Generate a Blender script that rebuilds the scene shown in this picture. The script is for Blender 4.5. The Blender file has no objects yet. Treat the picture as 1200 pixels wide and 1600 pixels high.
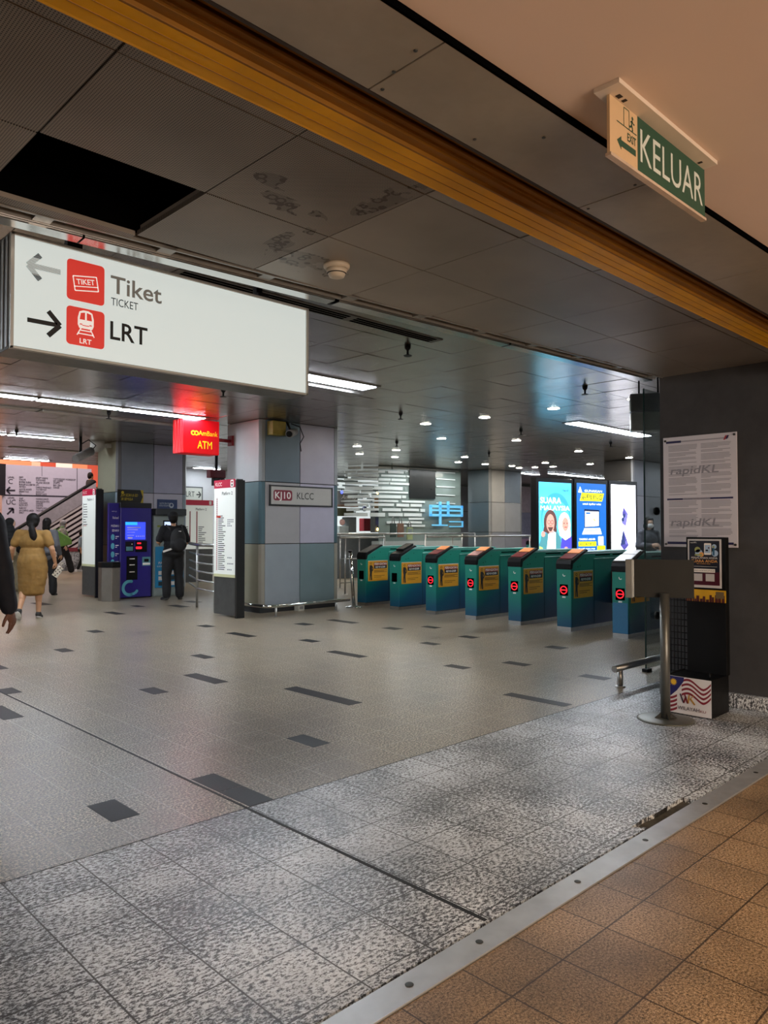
import bpy, bmesh, math, random
from math import sin, cos, tan, atan, atan2, pi, radians as RD, sqrt, hypot
from mathutils import Vector, Matrix, Euler

S = bpy.context.scene
COL = S.collection
rnd = random.Random(7)

# ------------------------------------------------------------------ camera
FPX, EYE, PITCH, HEAD = 1166.0, 1.35, atan(29 / 1166.0), RD(45.77)
cam_data = bpy.data.cameras.new('camera')
cam_data.sensor_fit = 'HORIZONTAL'
cam_data.sensor_width = 36.0
cam_data.lens = FPX * 36.0 / 1200.0
cam_data.clip_start = 0.05
cam_data.clip_end = 200
cam = bpy.data.objects.new('camera', cam_data)
COL.objects.link(cam)
cam.location = (0, 0, EYE)
cam.rotation_euler = (pi / 2 + PITCH, 0, HEAD - pi / 2)
S.camera = cam

# ------------------------------------------------------------------ world, lamps, exposure
w = bpy.data.worlds.new('world')
S.world = w
w.use_nodes = True
w.node_tree.nodes['Background'].inputs[0].default_value = (0.9, 0.95, 1.0, 1)
w.node_tree.nodes['Background'].inputs[1].default_value = 0.02
S.view_settings.view_transform = 'Standard'
S.view_settings.look = 'None'
S.view_settings.exposure = 0.0
S.view_settings.gamma = 1.0
S.view_settings.use_curve_mapping = False
S.cycles.use_denoising = True
S.cycles.max_bounces = 7
S.cycles.diffuse_bounces = 4
S.cycles.sample_clamp_indirect = 6.0
TUBE = 55.0        # radiance of the fluorescent diffusers
DOWN = 110.0        # radiance of the downlights


def area(name, loc, rot, sx, sy, power, col):
    l = bpy.data.lights.new(name, 'AREA')
    l.shape = 'RECTANGLE'
    l.size, l.size_y, l.energy, l.color = sx, sy, power, col
    o = bpy.data.objects.new(name, l)
    o.location, o.rotation_euler = loc, rot
    COL.objects.link(o)
    return o


# the mall behind the camera: warm ceiling lamps, and an added fill brightening the tan ceiling
area('mall_lamp', (3.4, -1.2, 2.43), (0, 0, 0), 1.0, 0.4, 80, (1.0, 0.80, 0.56))
area('mall_lamp', (0.0, -3.0, 2.43), (0, 0, 0), 1.0, 0.4, 80, (1.0, 0.80, 0.56))
area('mall_ceiling_fill', (1.2, -6.2, 0.9), (RD(122), 0, 0), 6.0, 1.4, 410, (1.0, 0.83, 0.68))
# the bright shopping hall beyond the escalator
area('hall_lamp', (9.5, 24.0, 6.4), (0, 0, 0), 6.0, 4.0, 430, (1.0, 0.86, 0.82))
area('hall_lamp', (6.0, 29.0, 5.8), (RD(-20), 0, 0), 6.0, 2.0, 420, (1.0, 0.62, 0.40))


# ------------------------------------------------------------------ pixel rays of the photo -> points in the place
_Fh = Vector((cos(HEAD), sin(HEAD), 0)); _R = Vector((sin(HEAD), -cos(HEAD), 0)); _Z = Vector((0, 0, 1))
_F = _Fh * cos(PITCH) + _Z * sin(PITCH); _U = -_Fh * sin(PITCH) + _Z * cos(PITCH)


def ray(px, py):
    return _F + _R * ((px - 600) / FPX) + _U * ((800 - py) / FPX)


def Pz(px, py, z=0.0):
    d = ray(px, py); return Vector((0, 0, EYE)) + d * ((z - EYE) / d.z)


def Py(px, py, Y):
    d = ray(px, py); return Vector((0, 0, EYE)) + d * (Y / d.y)


def Px(px, py, X):
    d = ray(px, py); return Vector((0, 0, EYE)) + d * (X / d.x)


def Pd(px, py, D):
    d = ray(px, py); return Vector((0, 0, EYE)) + d * (D / d.dot(_Fh))


# ------------------------------------------------------------------ materials
def lin(h):
    h = h.lstrip('#')
    r = []
    for i in (0, 2, 4):
        c = int(h[i:i + 2], 16) / 255
        r.append(c / 12.92 if c <= 0.04045 else ((c + 0.055) / 1.055) ** 2.4)
    return (*r, 1.0)


MATS = {}


class NT:
    """tiny node helper"""
    def __init__(s, m):
        s.m = m; s.t = m.node_tree; s.n = s.t.nodes; s.l = s.t.links

    def new(s, typ, **kw):
        n = s.n.new(typ)
        for k, v in kw.items():
            setattr(n, k, v)
        return n

    def link(s, a, b):
        s.l.new(a, b)

    def math(s, op, a, b=None, clamp=False):
        n = s.new('ShaderNodeMath', operation=op, use_clamp=clamp)
        for i, v in enumerate((a, b)):
            if v is None:
                continue
            if isinstance(v, (int, float)):
                n.inputs[i].default_value = v
            else:
                s.link(v, n.inputs[i])
        return n.outputs[0]

    def coord(s):
        return s.new('ShaderNodeTexCoord').outputs['Object']

    def sep(s, v):
        n = s.new('ShaderNodeSeparateXYZ'); s.link(v, n.inputs[0]); return n.outputs

    def noise(s, vec, scale, detail=2.0, rough=0.5, out=0):
        n = s.new('ShaderNodeTexNoise')
        n.inputs['Scale'].default_value = scale
        n.inputs['Detail'].default_value = detail
        n.inputs['Roughness'].default_value = rough
        if vec is not None:
            s.link(vec, n.inputs['Vector'])
        return n.outputs[out]

    def ramp(s, fac, stops, interp='LINEAR'):
        n = s.new('ShaderNodeValToRGB')
        n.color_ramp.interpolation = interp
        e = n.color_ramp.elements
        while len(e) < len(stops):
            e.new(0.5)
        for el, (p, c) in zip(e, stops):
            el.position = p
            el.color = c if len(c) == 4 else (*c, 1)
        s.link(fac, n.inputs[0])
        return n.outputs[0]

    def mix(s, fac, a, b, blend='MIX'):
        n = s.new('ShaderNodeMix', data_type='RGBA', blend_type=blend)
        for sock, v in ((n.inputs[0], fac), (n.inputs[6], a), (n.inputs[7], b)):
            if isinstance(v, (int, float)):
                sock.default_value = v
            elif isinstance(v, (tuple, list)):
                sock.default_value = v
            else:
                s.link(v, sock)
        return n.outputs[2]

    def grid(s, x, y, sx, sy, ox, oy, wd):
        """1 inside the joints of a tile grid"""
        def ax(v, sz, o):
            f = s.math('FRACT', s.math('DIVIDE', s.math('SUBTRACT', v, o), sz))
            return s.math('MULTIPLY', s.math('MINIMUM', f, s.math('SUBTRACT', 1.0, f)), sz)
        d = s.math('MINIMUM', ax(x, sx, ox), ax(y, sy, oy))
        return s.math('LESS_THAN', d, wd)

    def cell(s, x, y, sx, sy, ox, oy):
        a = s.math('FLOOR', s.math('DIVIDE', s.math('SUBTRACT', x, ox), sx))
        b = s.math('FLOOR', s.math('DIVIDE', s.math('SUBTRACT', y, oy), sy))
        c = s.new('ShaderNodeCombineXYZ'); s.link(a, c.inputs[0]); s.link(b, c.inputs[1])
        wn = s.new('ShaderNodeTexWhiteNoise', noise_dimensions='2D'); s.link(c.outputs[0], wn.inputs['Vector'])
        return wn.outputs['Value']

    def bump(s, h, strength, dist=0.01):
        n = s.new('ShaderNodeBump')
        n.inputs['Strength'].default_value = strength
        n.inputs['Distance'].default_value = dist
        s.link(h, n.inputs['Height'])
        s.link(n.outputs[0], s.p.inputs['Normal'])


def base(name):
    m = bpy.data.materials.new(name)
    m.use_nodes = True
    t = NT(m)
    t.p = t.n['Principled BSDF']
    MATS[name] = m
    return m, t


def M(name, col, rough=0.5, metal=0.0, emit=0.0, ecol=None, var=0.12, vs=9.0, bump=0.0, bs=60.0, coat=0.0, alpha=None):
    """procedural material: a base colour broken up by fine noise"""
    if name in MATS:
        return MATS[name]
    m, t = base(name)
    c = lin(col) if isinstance(col, str) else col
    co = t.coord()
    if var:
        n = t.noise(co, vs, 3.0, 0.6)
        dark = tuple(v * (1 - var) for v in c[:3]) + (1,)
        lite = tuple(min(1, v * (1 + var)) for v in c[:3]) + (1,)
        t.link(t.ramp(n, [(0.3, dark), (0.7, lite)]), t.p.inputs['Base Color'])
        r = t.math('ADD', rough - 0.05, t.math('MULTIPLY', t.noise(co, vs * 2.3, 2.0), 0.1))
        t.link(r, t.p.inputs['Roughness'])
    else:
        t.p.inputs['Base Color'].default_value = c
        t.p.inputs['Roughness'].default_value = rough
    t.p.inputs['Metallic'].default_value = metal
    if coat:
        t.p.inputs['Coat Weight'].default_value = coat
    if emit:
        t.p.inputs['Emission Color'].default_value = lin(ecol) if ecol else c
        t.p.inputs['Emission Strength'].default_value = emit
    if bump:
        t.bump(t.noise(co, bs, 4.0, 0.6), bump, 0.004)
    return m


# ------------------------------------------------------------------ mesh builder
class MB:
    def __init__(s):
        s.v = []; s.f = []; s.m = []; s.sm = []

    def add(s, vs, fs, mat=0, smooth=False, T=None):
        o = len(s.v)
        s.v += [tuple(T @ Vector(p)) if T else tuple(p) for p in vs]
        for f in fs:
            s.f.append([o + i for i in f]); s.m.append(mat); s.sm.append(smooth)
        return s

    def box(s, x0, x1, y0, y1, z0, z1, mat=0, T=None):
        vs = [(x, y, z) for z in (z0, z1) for y in (y0, y1) for x in (x0, x1)]
        fs = [(0, 2, 3, 1), (4, 5, 7, 6), (0, 1, 5, 4), (2, 6, 7, 3), (0, 4, 6, 2), (1, 3, 7, 5)]
        return s.add(vs, fs, mat, False, T)

    def cbox(s, c, d, mat=0, T=None):
        return s.box(c[0] - d[0] / 2, c[0] + d[0] / 2, c[1] - d[1] / 2, c[1] + d[1] / 2, c[2] - d[2] / 2, c[2] + d[2] / 2, mat, T)

    def prism(s, pts, a, b, axis='y', mat=0, T=None):
        """extrude a polygon; axis y: pts are (x,z); axis x: (y,z); axis z: (x,y)"""
        n = len(pts)
        def P(p, k):
            return {'y': (p[0], k, p[1]), 'x': (k, p[0], p[1]), 'z': (p[0], p[1], k)}[axis]
        vs = [P(p, a) for p in pts] + [P(p, b) for p in pts]
        fs = [list(range(n)), list(range(2 * n - 1, n - 1, -1))]
        fs += [(i, i + n, (i + 1) % n + n, (i + 1) % n) for i in range(n)]
        return s.add(vs, fs, mat, False, T)

    def cone(s, p0, p1, r0, r1=None, n=16, mat=0, caps=True, smooth=True):
        p0, p1 = Vector(p0), Vector(p1)
        r1 = r0 if r1 is None else r1
        d = (p1 - p0).normalized()
        a = d.orthogonal().normalized(); b = d.cross(a)
        vs = []
        for p, r in ((p0, r0), (p1, r1)):
            vs += [p + (a * cos(2 * pi * i / n) + b * sin(2 * pi * i / n)) * r for i in range(n)]
        s.add(vs, [(i, (i + 1) % n, (i + 1) % n + n, i + n) for i in range(n)], mat, smooth)
        if caps:
            s.add(vs[:n], [list(range(n - 1, -1, -1))], mat); s.add(vs[n:], [list(range(n))], mat)
        return s

    def tube(s, path, r, n=10, mat=0):
        path = [Vector(p) for p in path]
        rings = []
        up = None
        for i, p in enumerate(path):
            d = (path[min(i + 1, len(path) - 1)] - path[max(i - 1, 0)]).normalized()
            if up is None:
                up = d.orthogonal().normalized()
            up = (up - d * up.dot(d)).normalized()
            b = d.cross(up)
            rr = r[i] if isinstance(r, (list, tuple)) else r
            rings.append([p + (up * cos(2 * pi * k / n) + b * sin(2 * pi * k / n)) * rr for k in range(n)])
        vs = [q for g in rings for q in g]
        fs = [(i * n + k, i * n + (k + 1) % n, (i + 1) * n + (k + 1) % n, (i + 1) * n + k) for i in range(len(rings) - 1) for k in range(n)]
        s.add(vs, fs, mat, True)
        s.add(rings[0], [list(range(n - 1, -1, -1))], mat); s.add(rings[-1], [list(range(n))], mat)
        return s

    def ell(s, c, r, nu=16, nv=10, mat=0, T=None):
        c = Vector(c)
        vs = []; fs = []
        for j in range(nv + 1):
            th = pi * j / nv
            for i in range(nu):
                ph = 2 * pi * i / nu
                vs.append((c.x + r[0] * sin(th) * cos(ph), c.y + r[1] * sin(th) * sin(ph), c.z - r[2] * cos(th)))
        for j in range(nv):
            for i in range(nu):
                a, b = j * nu + i, j * nu + (i + 1) % nu
                if j == 0:
                    fs.append((a, b + nu, a + nu))
                elif j == nv - 1:
                    fs.append((a, b, a + nu))
                else:
                    fs.append((a, b, b + nu, a + nu))
        return s.add(vs, fs, mat, True, T)

    def lathe(s, prof, c=(0, 0, 0), n=24, mat=0, smooth=True, T=None):
        vs = [(c[0] + r * cos(2 * pi * i / n), c[1] + r * sin(2 * pi * i / n), c[2] + z) for r, z in prof for i in range(n)]
        fs = [(j * n + i, j * n + (i + 1) % n, (j + 1) * n + (i + 1) % n, (j + 1) * n + i) for j in range(len(prof) - 1) for i in range(n)]
        s.add(vs, fs, mat, smooth, T)
        s.add(vs[:n], [list(range(n - 1, -1, -1))], mat, False, T); s.add(vs[-n:], [list(range(n))], mat, False, T)
        return s

    def build(s, name, mats, parent=None, bevel=0.0, segs=2, kind=None):
        me = bpy.data.meshes.new(name)
        me.from_pydata(s.v, [], s.f)
        mats = mats if isinstance(mats, (list, tuple)) else [mats]
        for m in mats:
            me.materials.append(m)
        me.polygons.foreach_set('material_index', s.m)
        me.polygons.foreach_set('use_smooth', s.sm)
        bm = bmesh.new(); bm.from_mesh(me)
        bmesh.ops.remove_doubles(bm, verts=bm.verts, dist=1e-6)
        bm.to_mesh(me); bm.free()
        me.update()
        o = bpy.data.objects.new(name, me)
        COL.objects.link(o)
        if parent:
            o.parent = parent
            o.matrix_parent_inverse = (Matrix.Translation(parent.location) @ parent.rotation_euler.to_matrix().to_4x4()).inverted() if parent.type == 'EMPTY' else Matrix()
        if bevel:
            b = o.modifiers.new('bevel', 'BEVEL')
            b.width, b.segments, b.limit_method, b.angle_limit = bevel, segs, 'ANGLE', RD(40)
        if kind:
            o['kind'] = kind
        return o


def sub(o, child):
    """hang a mesh under a mesh part (both built in the same coordinates)"""
    return child


def tag(o, label, cat, group=None, kind=None):
    o['label'] = label; o['category'] = cat
    if group: o['group'] = group
    if kind: o['kind'] = kind
    return o


def thing(name, label, cat, loc=(0, 0, 0), rotz=0.0, group=None):
    o = bpy.data.objects.new(name, None)
    o.empty_display_size = 0.1
    COL.objects.link(o)
    o.location = loc; o.rotation_euler = (0, 0, rotz)
    return tag(o, label, cat, group)


KIDS = {}


def copy_tree(root, loc=None, rotz=None, label=None, parent=None):
    c = root.copy(); COL.objects.link(c)
    if parent: c.parent = parent
    if loc is not None: c.location = loc
    if rotz is not None: c.rotation_euler = (0, 0, rotz)
    if label: c['label'] = label
    for ch in [o for o in COL.objects if o.parent == root]:
        copy_tree(ch, parent=c)
    return c


# ------------------------------------------------------------------ lettering: glyph outlines of the built-in font
GLY = {}


def _glyphs(bold):
    chars = "ABCDEFGHIJKLMNOPQRSTUVWXYZabcdefghijklmnopqrstuvwxyz0123456789.,'&-/!:+()"
    for ch in ('HH',) + tuple(chars):
        cu = bpy.data.curves.new('g', 'FONT')
        cu.body = ch if ch == 'HH' else 'H' + ch + 'H'
        cu.resolution_u = 3
        cu.offset = 0.014 if bold and not set(ch) & set('MWNmw') else 0.0
        o = bpy.data.objects.new('g', cu)
        COL.objects.link(o)
        ev = o.evaluated_get(bpy.context.evaluated_depsgraph_get())
        me = ev.to_mesh()
        vs = [(v.co.x, v.co.y) for v in me.vertices]
        fs = [list(p.vertices) for p in me.polygons]
        ev.to_mesh_clear()
        bpy.data.objects.remove(o); bpy.data.curves.remove(cu)
        if ch == 'HH':
            GLY[bold, 'HH'] = (max(v[0] for v in vs), max(v[1] for v in vs), min(v[0] for v in vs))
            continue
        par = list(range(len(vs)))
        def find(a):
            while par[a] != a:
                par[a] = par[par[a]]; a = par[a]
            return a
        for f in fs:
            for b in f[1:]:
                par[find(b)] = find(f[0])
        isl = {}
        for i in range(len(vs)):
            isl.setdefault(find(i), []).append(i)
        lo = min(isl.values(), key=lambda g: min(vs[i][0] for i in g))
        hi = max(isl.values(), key=lambda g: max(vs[i][0] for i in g))
        drop = set(lo) | set(hi)
        keep = [i for i in range(len(vs)) if i not in drop]
        mp = {i: k for k, i in enumerate(keep)}
        gv = [vs[i] for i in keep]
        gf = [[mp[i] for i in f] for f in fs if f[0] not in drop]
        hx = min(vs[i][0] for i in lo)
        hx1 = max(vs[i][0] for i in lo)
        h2 = min(vs[i][0] for i in hi)
        GLY[bold, ch] = (gv, gf, hx, h2)
    # advance of H from the pair HH
    for ch in chars:
        gv, gf, hx, h2 = GLY[bold, ch]
        GLY[bold, ch] = (gv, gf, h2 - hx)


for _b in (False, True):
    _glyphs(_b)
    W2, CAPH, X0 = GLY[_b, 'HH']
    HADV = None
# pair HH: total = advance(H) + glyph width
def _hadv(b):
    gv, gf, a = GLY[b, 'H']      # 'HHH': distance first to last = 2 * advance
    return a / 2


HA = {b: _hadv(b) for b in (False, True)}


def textgeo(s, bold=False):
    """verts, faces, width with cap height 1"""
    vs, fs, x = [], [], 0.0
    cap = GLY[bold, 'HH'][1]
    for ch in s:
        if ch == ' ':
            x += HA[bold] * 0.42; continue
        if (bold, ch) not in GLY:
            x += HA[bold] * 0.4; continue
        gv, gf, a = GLY[bold, ch]
        o = len(vs)
        vs += [(p[0] + x - HA[bold], p[1]) for p in gv]
        fs += [[o + i for i in f] for f in gf]
        x += a - HA[bold]
    if not vs:
        return [], [], 0
    x0 = min(v[0] for v in vs); x1 = max(v[0] for v in vs)
    return [((v[0] - x0) / cap, v[1] / cap) for v in vs], fs, (x1 - x0) / cap


class Pl:
    """flat prints on a surface: origin, x axis, y axis; layers lie a hair apart"""
    def __init__(s, mb, o, x, y, step=0.0008):
        s.mb, s.o, s.x, s.y = mb, Vector(o), Vector(x).normalized(), Vector(y).normalized()
        s.n = s.x.cross(s.y); s.step = step

    def P(s, x, y, k):
        return s.o + s.x * x + s.y * y + s.n * (k * s.step)

    def poly(s, pts, mat=0, k=1):
        a = sum(pts[i][0] * pts[(i + 1) % len(pts)][1] - pts[(i + 1) % len(pts)][0] * pts[i][1] for i in range(len(pts)))
        if a < 0: pts = pts[::-1]
        s.mb.add([s.P(x, y, k) for x, y in pts], [list(range(len(pts)))], mat)

    def rect(s, x0, y0, x1, y1, mat=0, k=1):
        s.poly([(x0, y0), (x1, y0), (x1, y1), (x0, y1)], mat, k)

    def rrect(s, x0, y0, x1, y1, r, mat=0, k=1, n=5):
        pts = []
        for cx, cy, a0 in ((x1 - r, y0 + r, -90), (x1 - r, y1 - r, 0), (x0 + r, y1 - r, 90), (x0 + r, y0 + r, 180)):
            pts += [(cx + r * cos(RD(a0 + 90 * i / n)), cy + r * sin(RD(a0 + 90 * i / n))) for i in range(n + 1)]
        s.poly(pts, mat, k)

    def circ(s, cx, cy, r, mat=0, k=1, n=20, ry=None):
        ry = ry or r
        s.poly([(cx + r * cos(2 * pi * i / n), cy + ry * sin(2 * pi * i / n)) for i in range(n)], mat, k)

    def ring(s, cx, cy, r0, r1, mat=0, k=1, a0=0, a1=360, n=28):
        for i in range(n):
            t0, t1 = RD(a0 + (a1 - a0) * i / n), RD(a0 + (a1 - a0) * (i + 1) / n)
            s.poly([(cx + r0 * cos(t0), cy + r0 * sin(t0)), (cx + r1 * cos(t0), cy + r1 * sin(t0)), (cx + r1 * cos(t1), cy + r1 * sin(t1)), (cx + r0 * cos(t1), cy + r0 * sin(t1))], mat, k)

    def line(s, pts, wd, mat=0, k=1):
        for (x0, y0), (x1, y1) in zip(pts, pts[1:]):
            L = hypot(x1 - x0, y1 - y0) or 1
            nx, ny = -(y1 - y0) / L * wd / 2, (x1 - x0) / L * wd / 2
            s.poly([(x0 + nx, y0 + ny), (x1 + nx, y1 + ny), (x1 - nx, y1 - ny), (x0 - nx, y0 - ny)], mat, k)

    def text(s, t, x, y, h, mat=0, k=2, w=None, bold=False, align='l', rot=0.0, slant=0.0):
        vs, fs, wd = textgeo(t, bold)
        if not vs: return
        sx = h if w is None else w / wd
        dx = {'l': 0, 'c': -wd * sx / 2, 'r': -wd * sx}[align]
        out = []
        for a, b in vs:
            u, v = a * sx + dx + b * h * slant, b * h
            u, v = u * cos(rot) - v * sin(rot), u * sin(rot) + v * cos(rot)
            out.append(s.P(x + u, y + v, k))
        s.mb.add(out, fs, mat)


def frontY(mb, o=(0, 0, 0), step=0.0008):     # print facing -Y
    return Pl(mb, o, (1, 0, 0), (0, 0, 1), step)


def frontX(mb, o=(0, 0, 0), step=0.0008):     # print facing -X
    return Pl(mb, o, (0, -1, 0), (0, 0, 1), step)
# ------------------------------------------------------------------ floor and ceiling materials
def m_beige():
    m, t = base('beige_granite_tiles')
    co = t.coord(); x, y, z = t.sep(co)
    sp = t.noise(co, 85, 3.0, 0.7)
    sp2 = t.noise(co, 230, 2.0, 0.7)
    spk = t.math('ADD', t.math('MULTIPLY', sp, 0.65), t.math('MULTIPLY', sp2, 0.35))
    c = t.ramp(spk, [(0.41, lin('#191613')), (0.465, lin('#5a5245')), (0.52, lin('#8e826f')), (0.57, lin('#e8dbc3'))])
    big = t.noise(co, 0.9, 4.0, 0.6)
    c = t.mix(0.55, c, t.ramp(big, [(0.32, lin('#a79c8d')), (0.5, lin('#d6cbbb')), (0.7, lin('#f6eee0'))]), 'MULTIPLY')
    cell = t.cell(x, y, 0.2825, 0.2825, 1.25, 3.095)
    c = t.mix(t.math('MULTIPLY', cell, 0.28), c, lin('#6f665c'))
    joint = t.grid(x, y, 0.2825, 0.2825, 1.25, 3.095, 0.0026)
    wear = t.noise(co, 5.0, 2.0)
    c = t.mix(t.math('MULTIPLY', joint, t.math('MULTIPLY', wear, 0.8)), c, lin('#c9c2b8'))
    t.link(c, t.p.inputs['Base Color'])
    r = t.math('ADD', 0.19, t.math('ADD', t.math('MULTIPLY', big, 0.12), t.math('MULTIPLY', sp2, 0.12)))
    t.link(r, t.p.inputs['Roughness'])
    t.p.inputs['Specular IOR Level'].default_value = 0.4
    h = t.math('ADD', t.math('MULTIPLY', t.noise(co, 3.5, 2.0), 0.5), t.math('MULTIPLY', joint, -0.15))
    t.bump(h, 0.25, 0.004)
    return m


def m_granite():
    m, t = base('black_white_granite')
    co = t.coord(); x, y, z = t.sep(co)
    mp = t.new('ShaderNodeMapping'); t.link(co, mp.inputs[0])
    mp.inputs['Rotation'].default_value = (0, 0, RD(25)); mp.inputs['Scale'].default_value = (1.0, 1.7, 1.0)
    n1 = t.noise(mp.outputs[0], 50, 4.0, 0.7)
    n2 = t.noise(mp.outputs[0], 150, 2.0, 0.7)
    s = t.math('ADD', t.math('MULTIPLY', n1, 0.72), t.math('MULTIPLY', n2, 0.28))
    big = t.noise(co, 2.3, 4.0, 0.6)
    s = t.math('ADD', s, t.math('MULTIPLY', t.math('SUBTRACT', big, 0.5), 0.22))
    cell = t.cell(x, y, 0.2825, 0.2855, 1.25, 1.672)
    s = t.math('ADD', s, t.math('MULTIPLY', t.math('SUBTRACT', cell, 0.5), 0.02))
    c = t.ramp(s, [(0.42, lin('#2c2d32')), (0.477, lin('#5b5d63')), (0.499, lin('#bcc0c4')), (0.562, lin('#f4f8fb'))])
    dirt = t.noise(co, 1.1, 5.0, 0.65)
    c = t.mix(0.6, c, t.ramp(dirt, [(0.36, lin('#8d9094')), (0.56, lin('#f4f6f8'))]), 'MULTIPLY')
    joint = t.grid(x, y, 0.2825, 0.2855, 1.25, 1.672, 0.003)
    c = t.mix(t.math('MULTIPLY', joint, 0.95), c, lin('#1c1b1a'))
    t.link(c, t.p.inputs['Base Color'])
    r = t.math('ADD', 0.27, t.math('ADD', t.math('MULTIPLY', big, 0.16), t.math('MULTIPLY', n2, 0.1)))
    t.link(r, t.p.inputs['Roughness'])
    t.bump(t.math('ADD', t.math('MULTIPLY', n1, 0.12), t.math('ADD', t.math('MULTIPLY', t.noise(co, 4, 2.0), 0.5), t.math('MULTIPLY', joint, -0.3))), 0.35, 0.004)
    return m


def m_brown():
    m, t = base('brown_granite_tiles')
    co = t.coord(); x, y, z = t.sep(co)
    n1 = t.noise(co, 120, 4.0, 0.75)
    n2 = t.noise(co, 330, 2.0, 0.7)
    s = t.math('ADD', t.math('MULTIPLY', n1, 0.6), t.math('MULTIPLY', n2, 0.4))
    c = t.ramp(s, [(0.39, lin('#1c1610')), (0.46, lin('#7d674c')), (0.54, lin('#c2a482')), (0.66, lin('#ead4b4'))])
    big = t.noise(co, 2.0, 4.0, 0.6)
    c = t.mix(0.6, c, t.ramp(big, [(0.33, lin('#6a6058')), (0.6, lin('#f1e6d8'))]), 'MULTIPLY')
    joint = t.grid(x, y, 0.268, 0.268, 1.53, 1.315, 0.003)
    cell = t.cell(x, y, 0.268, 0.268, 1.53, 1.315)
    c = t.mix(t.math('MULTIPLY', cell, 0.25), c, lin('#4d3a26'))
    c = t.mix(t.math('MULTIPLY', joint, 0.85), c, lin('#2b2119'))
    t.link(c, t.p.inputs['Base Color'])
    t.link(t.math('ADD', 0.3, t.math('MULTIPLY', n2, 0.2)), t.p.inputs['Roughness'])
    t.bump(t.math('ADD', t.math('MULTIPLY', n1, 0.1), t.math('MULTIPLY', joint, -0.3)), 0.3, 0.004)
    return m


def m_front_ceiling():
    """perforated metal tiles with damp stains"""
    m, t = base('perforated_ceiling_tiles')
    co = t.coord(); x, y, z = t.sep(co)
    c0 = t.ramp(t.noise(co, 1.5, 4.0), [(0.35, lin('#887e73')), (0.65, lin('#9a8f83'))])
    P = 0.0085
    fx = t.math('SUBTRACT', t.math('FRACT', t.math('DIVIDE', x, P)), 0.5)
    fy = t.math('SUBTRACT', t.math('FRACT', t.math('DIVIDE', y, P)), 0.5)
    d = t.math('SQRT', t.math('ADD', t.math('MULTIPLY', fx, fx), t.math('MULTIPLY', fy, fy)))
    hole = t.math('LESS_THAN', d, 0.27)
    near = t.math('LESS_THAN', x, 2.06)          # the perforated tiles are the ones nearest the mall corner
    c = t.mix(t.math('MULTIPLY', hole, near), c0, lin('#262220'))
    # ring shaped water stains
    vor = t.new('ShaderNodeTexVoronoi'); vor.inputs['Scale'].default_value = 22; t.link(co, vor.inputs['Vector'])
    ringm = t.math('MULTIPLY', t.math('GREATER_THAN', vor.outputs['Distance'], 0.3), t.math('LESS_THAN', vor.outputs['Distance'], 0.5))
    patch = t.math('GREATER_THAN', t.noise(co, 9.0, 2.0), 0.5)
    acc = None
    for cx, cy, rx, ry in [(1.98, 2.0, 0.06, 0.22), (1.72, 2.33, 0.22, 0.06), (1.95, 2.62, 0.06, 0.2), (2.2, 2.78, 0.24, 0.12), (0.9, 1.75, 0.06, 0.04), (1.6, 2.2, 0.1, 0.05)]:
        u = t.math('DIVIDE', t.math('SUBTRACT', x, cx), rx); v = t.math('DIVIDE', t.math('SUBTRACT', y, cy), ry)
        k = t.math('LESS_THAN', t.math('ADD', t.math('MULTIPLY', u, u), t.math('MULTIPLY', v, v)), 1.0)
        acc = k if acc is None else t.math('MAXIMUM', acc, k)
    st = t.math('MULTIPLY', acc, t.math('MULTIPLY', patch, t.math('ADD', 0.35, t.math('MULTIPLY', ringm, 0.5))))
    c = t.mix(st, c, lin('#3a2a1c'))
    t.link(c, t.p.inputs['Base Color'])
    t.link(t.math('ADD', 0.42, t.math('MULTIPLY', near, 0.15)), t.p.inputs['Roughness'])
    t.p.inputs['Metallic'].default_value = 0.35
    return m


def m_rear_ceiling():
    m, t = base('satin_metal_ceiling')
    co = t.coord()
    t.link(t.ramp(t.noise(co, 0.8, 4.0), [(0.3, lin('#958f88')), (0.7, lin('#a8a29b'))]), t.p.inputs['Base Color'])
    t.p.inputs['Metallic'].default_value = 0.8
    t.link(t.math('ADD', 0.2, t.math('MULTIPLY', t.noise(co, 2.0, 3.0), 0.1)), t.p.inputs['Roughness'])
    t.bump(t.noise(co, 2.6, 1.0), 0.35, 0.01)
    return m


def m_plaster(name, a, b, rough=0.8, sc=3.0, bump=0.1):
    m, t = base(name)
    co = t.coord()
    t.link(t.ramp(t.noise(co, sc, 5.0, 0.65), [(0.3, lin(a)), (0.7, lin(b))]), t.p.inputs['Base Color'])
    t.p.inputs['Roughness'].default_value = rough
    if bump: t.bump(t.noise(co, 45, 4.0, 0.6), bump, 0.003)
    return m


def m_glass(name, tint='#fbfffd', rough=0.02):
    m, t = base(name)
    tr_ = t.new('ShaderNodeBsdfTransparent'); tr_.inputs[0].default_value = lin(tint)
    gl = t.new('ShaderNodeBsdfGlossy'); gl.inputs['Roughness'].default_value = rough
    fr = t.new('ShaderNodeFresnel'); fr.inputs[0].default_value = 1.4
    mx = t.new('ShaderNodeMixShader'); t.link(t.math('MULTIPLY', fr.outputs[0], 0.6), mx.inputs[0]); t.link(tr_.outputs[0], mx.inputs[1]); t.link(gl.outputs[0], mx.inputs[2])
    t.link(mx.outputs[0], t.n['Material Output'].inputs[0])
    return m


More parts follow.
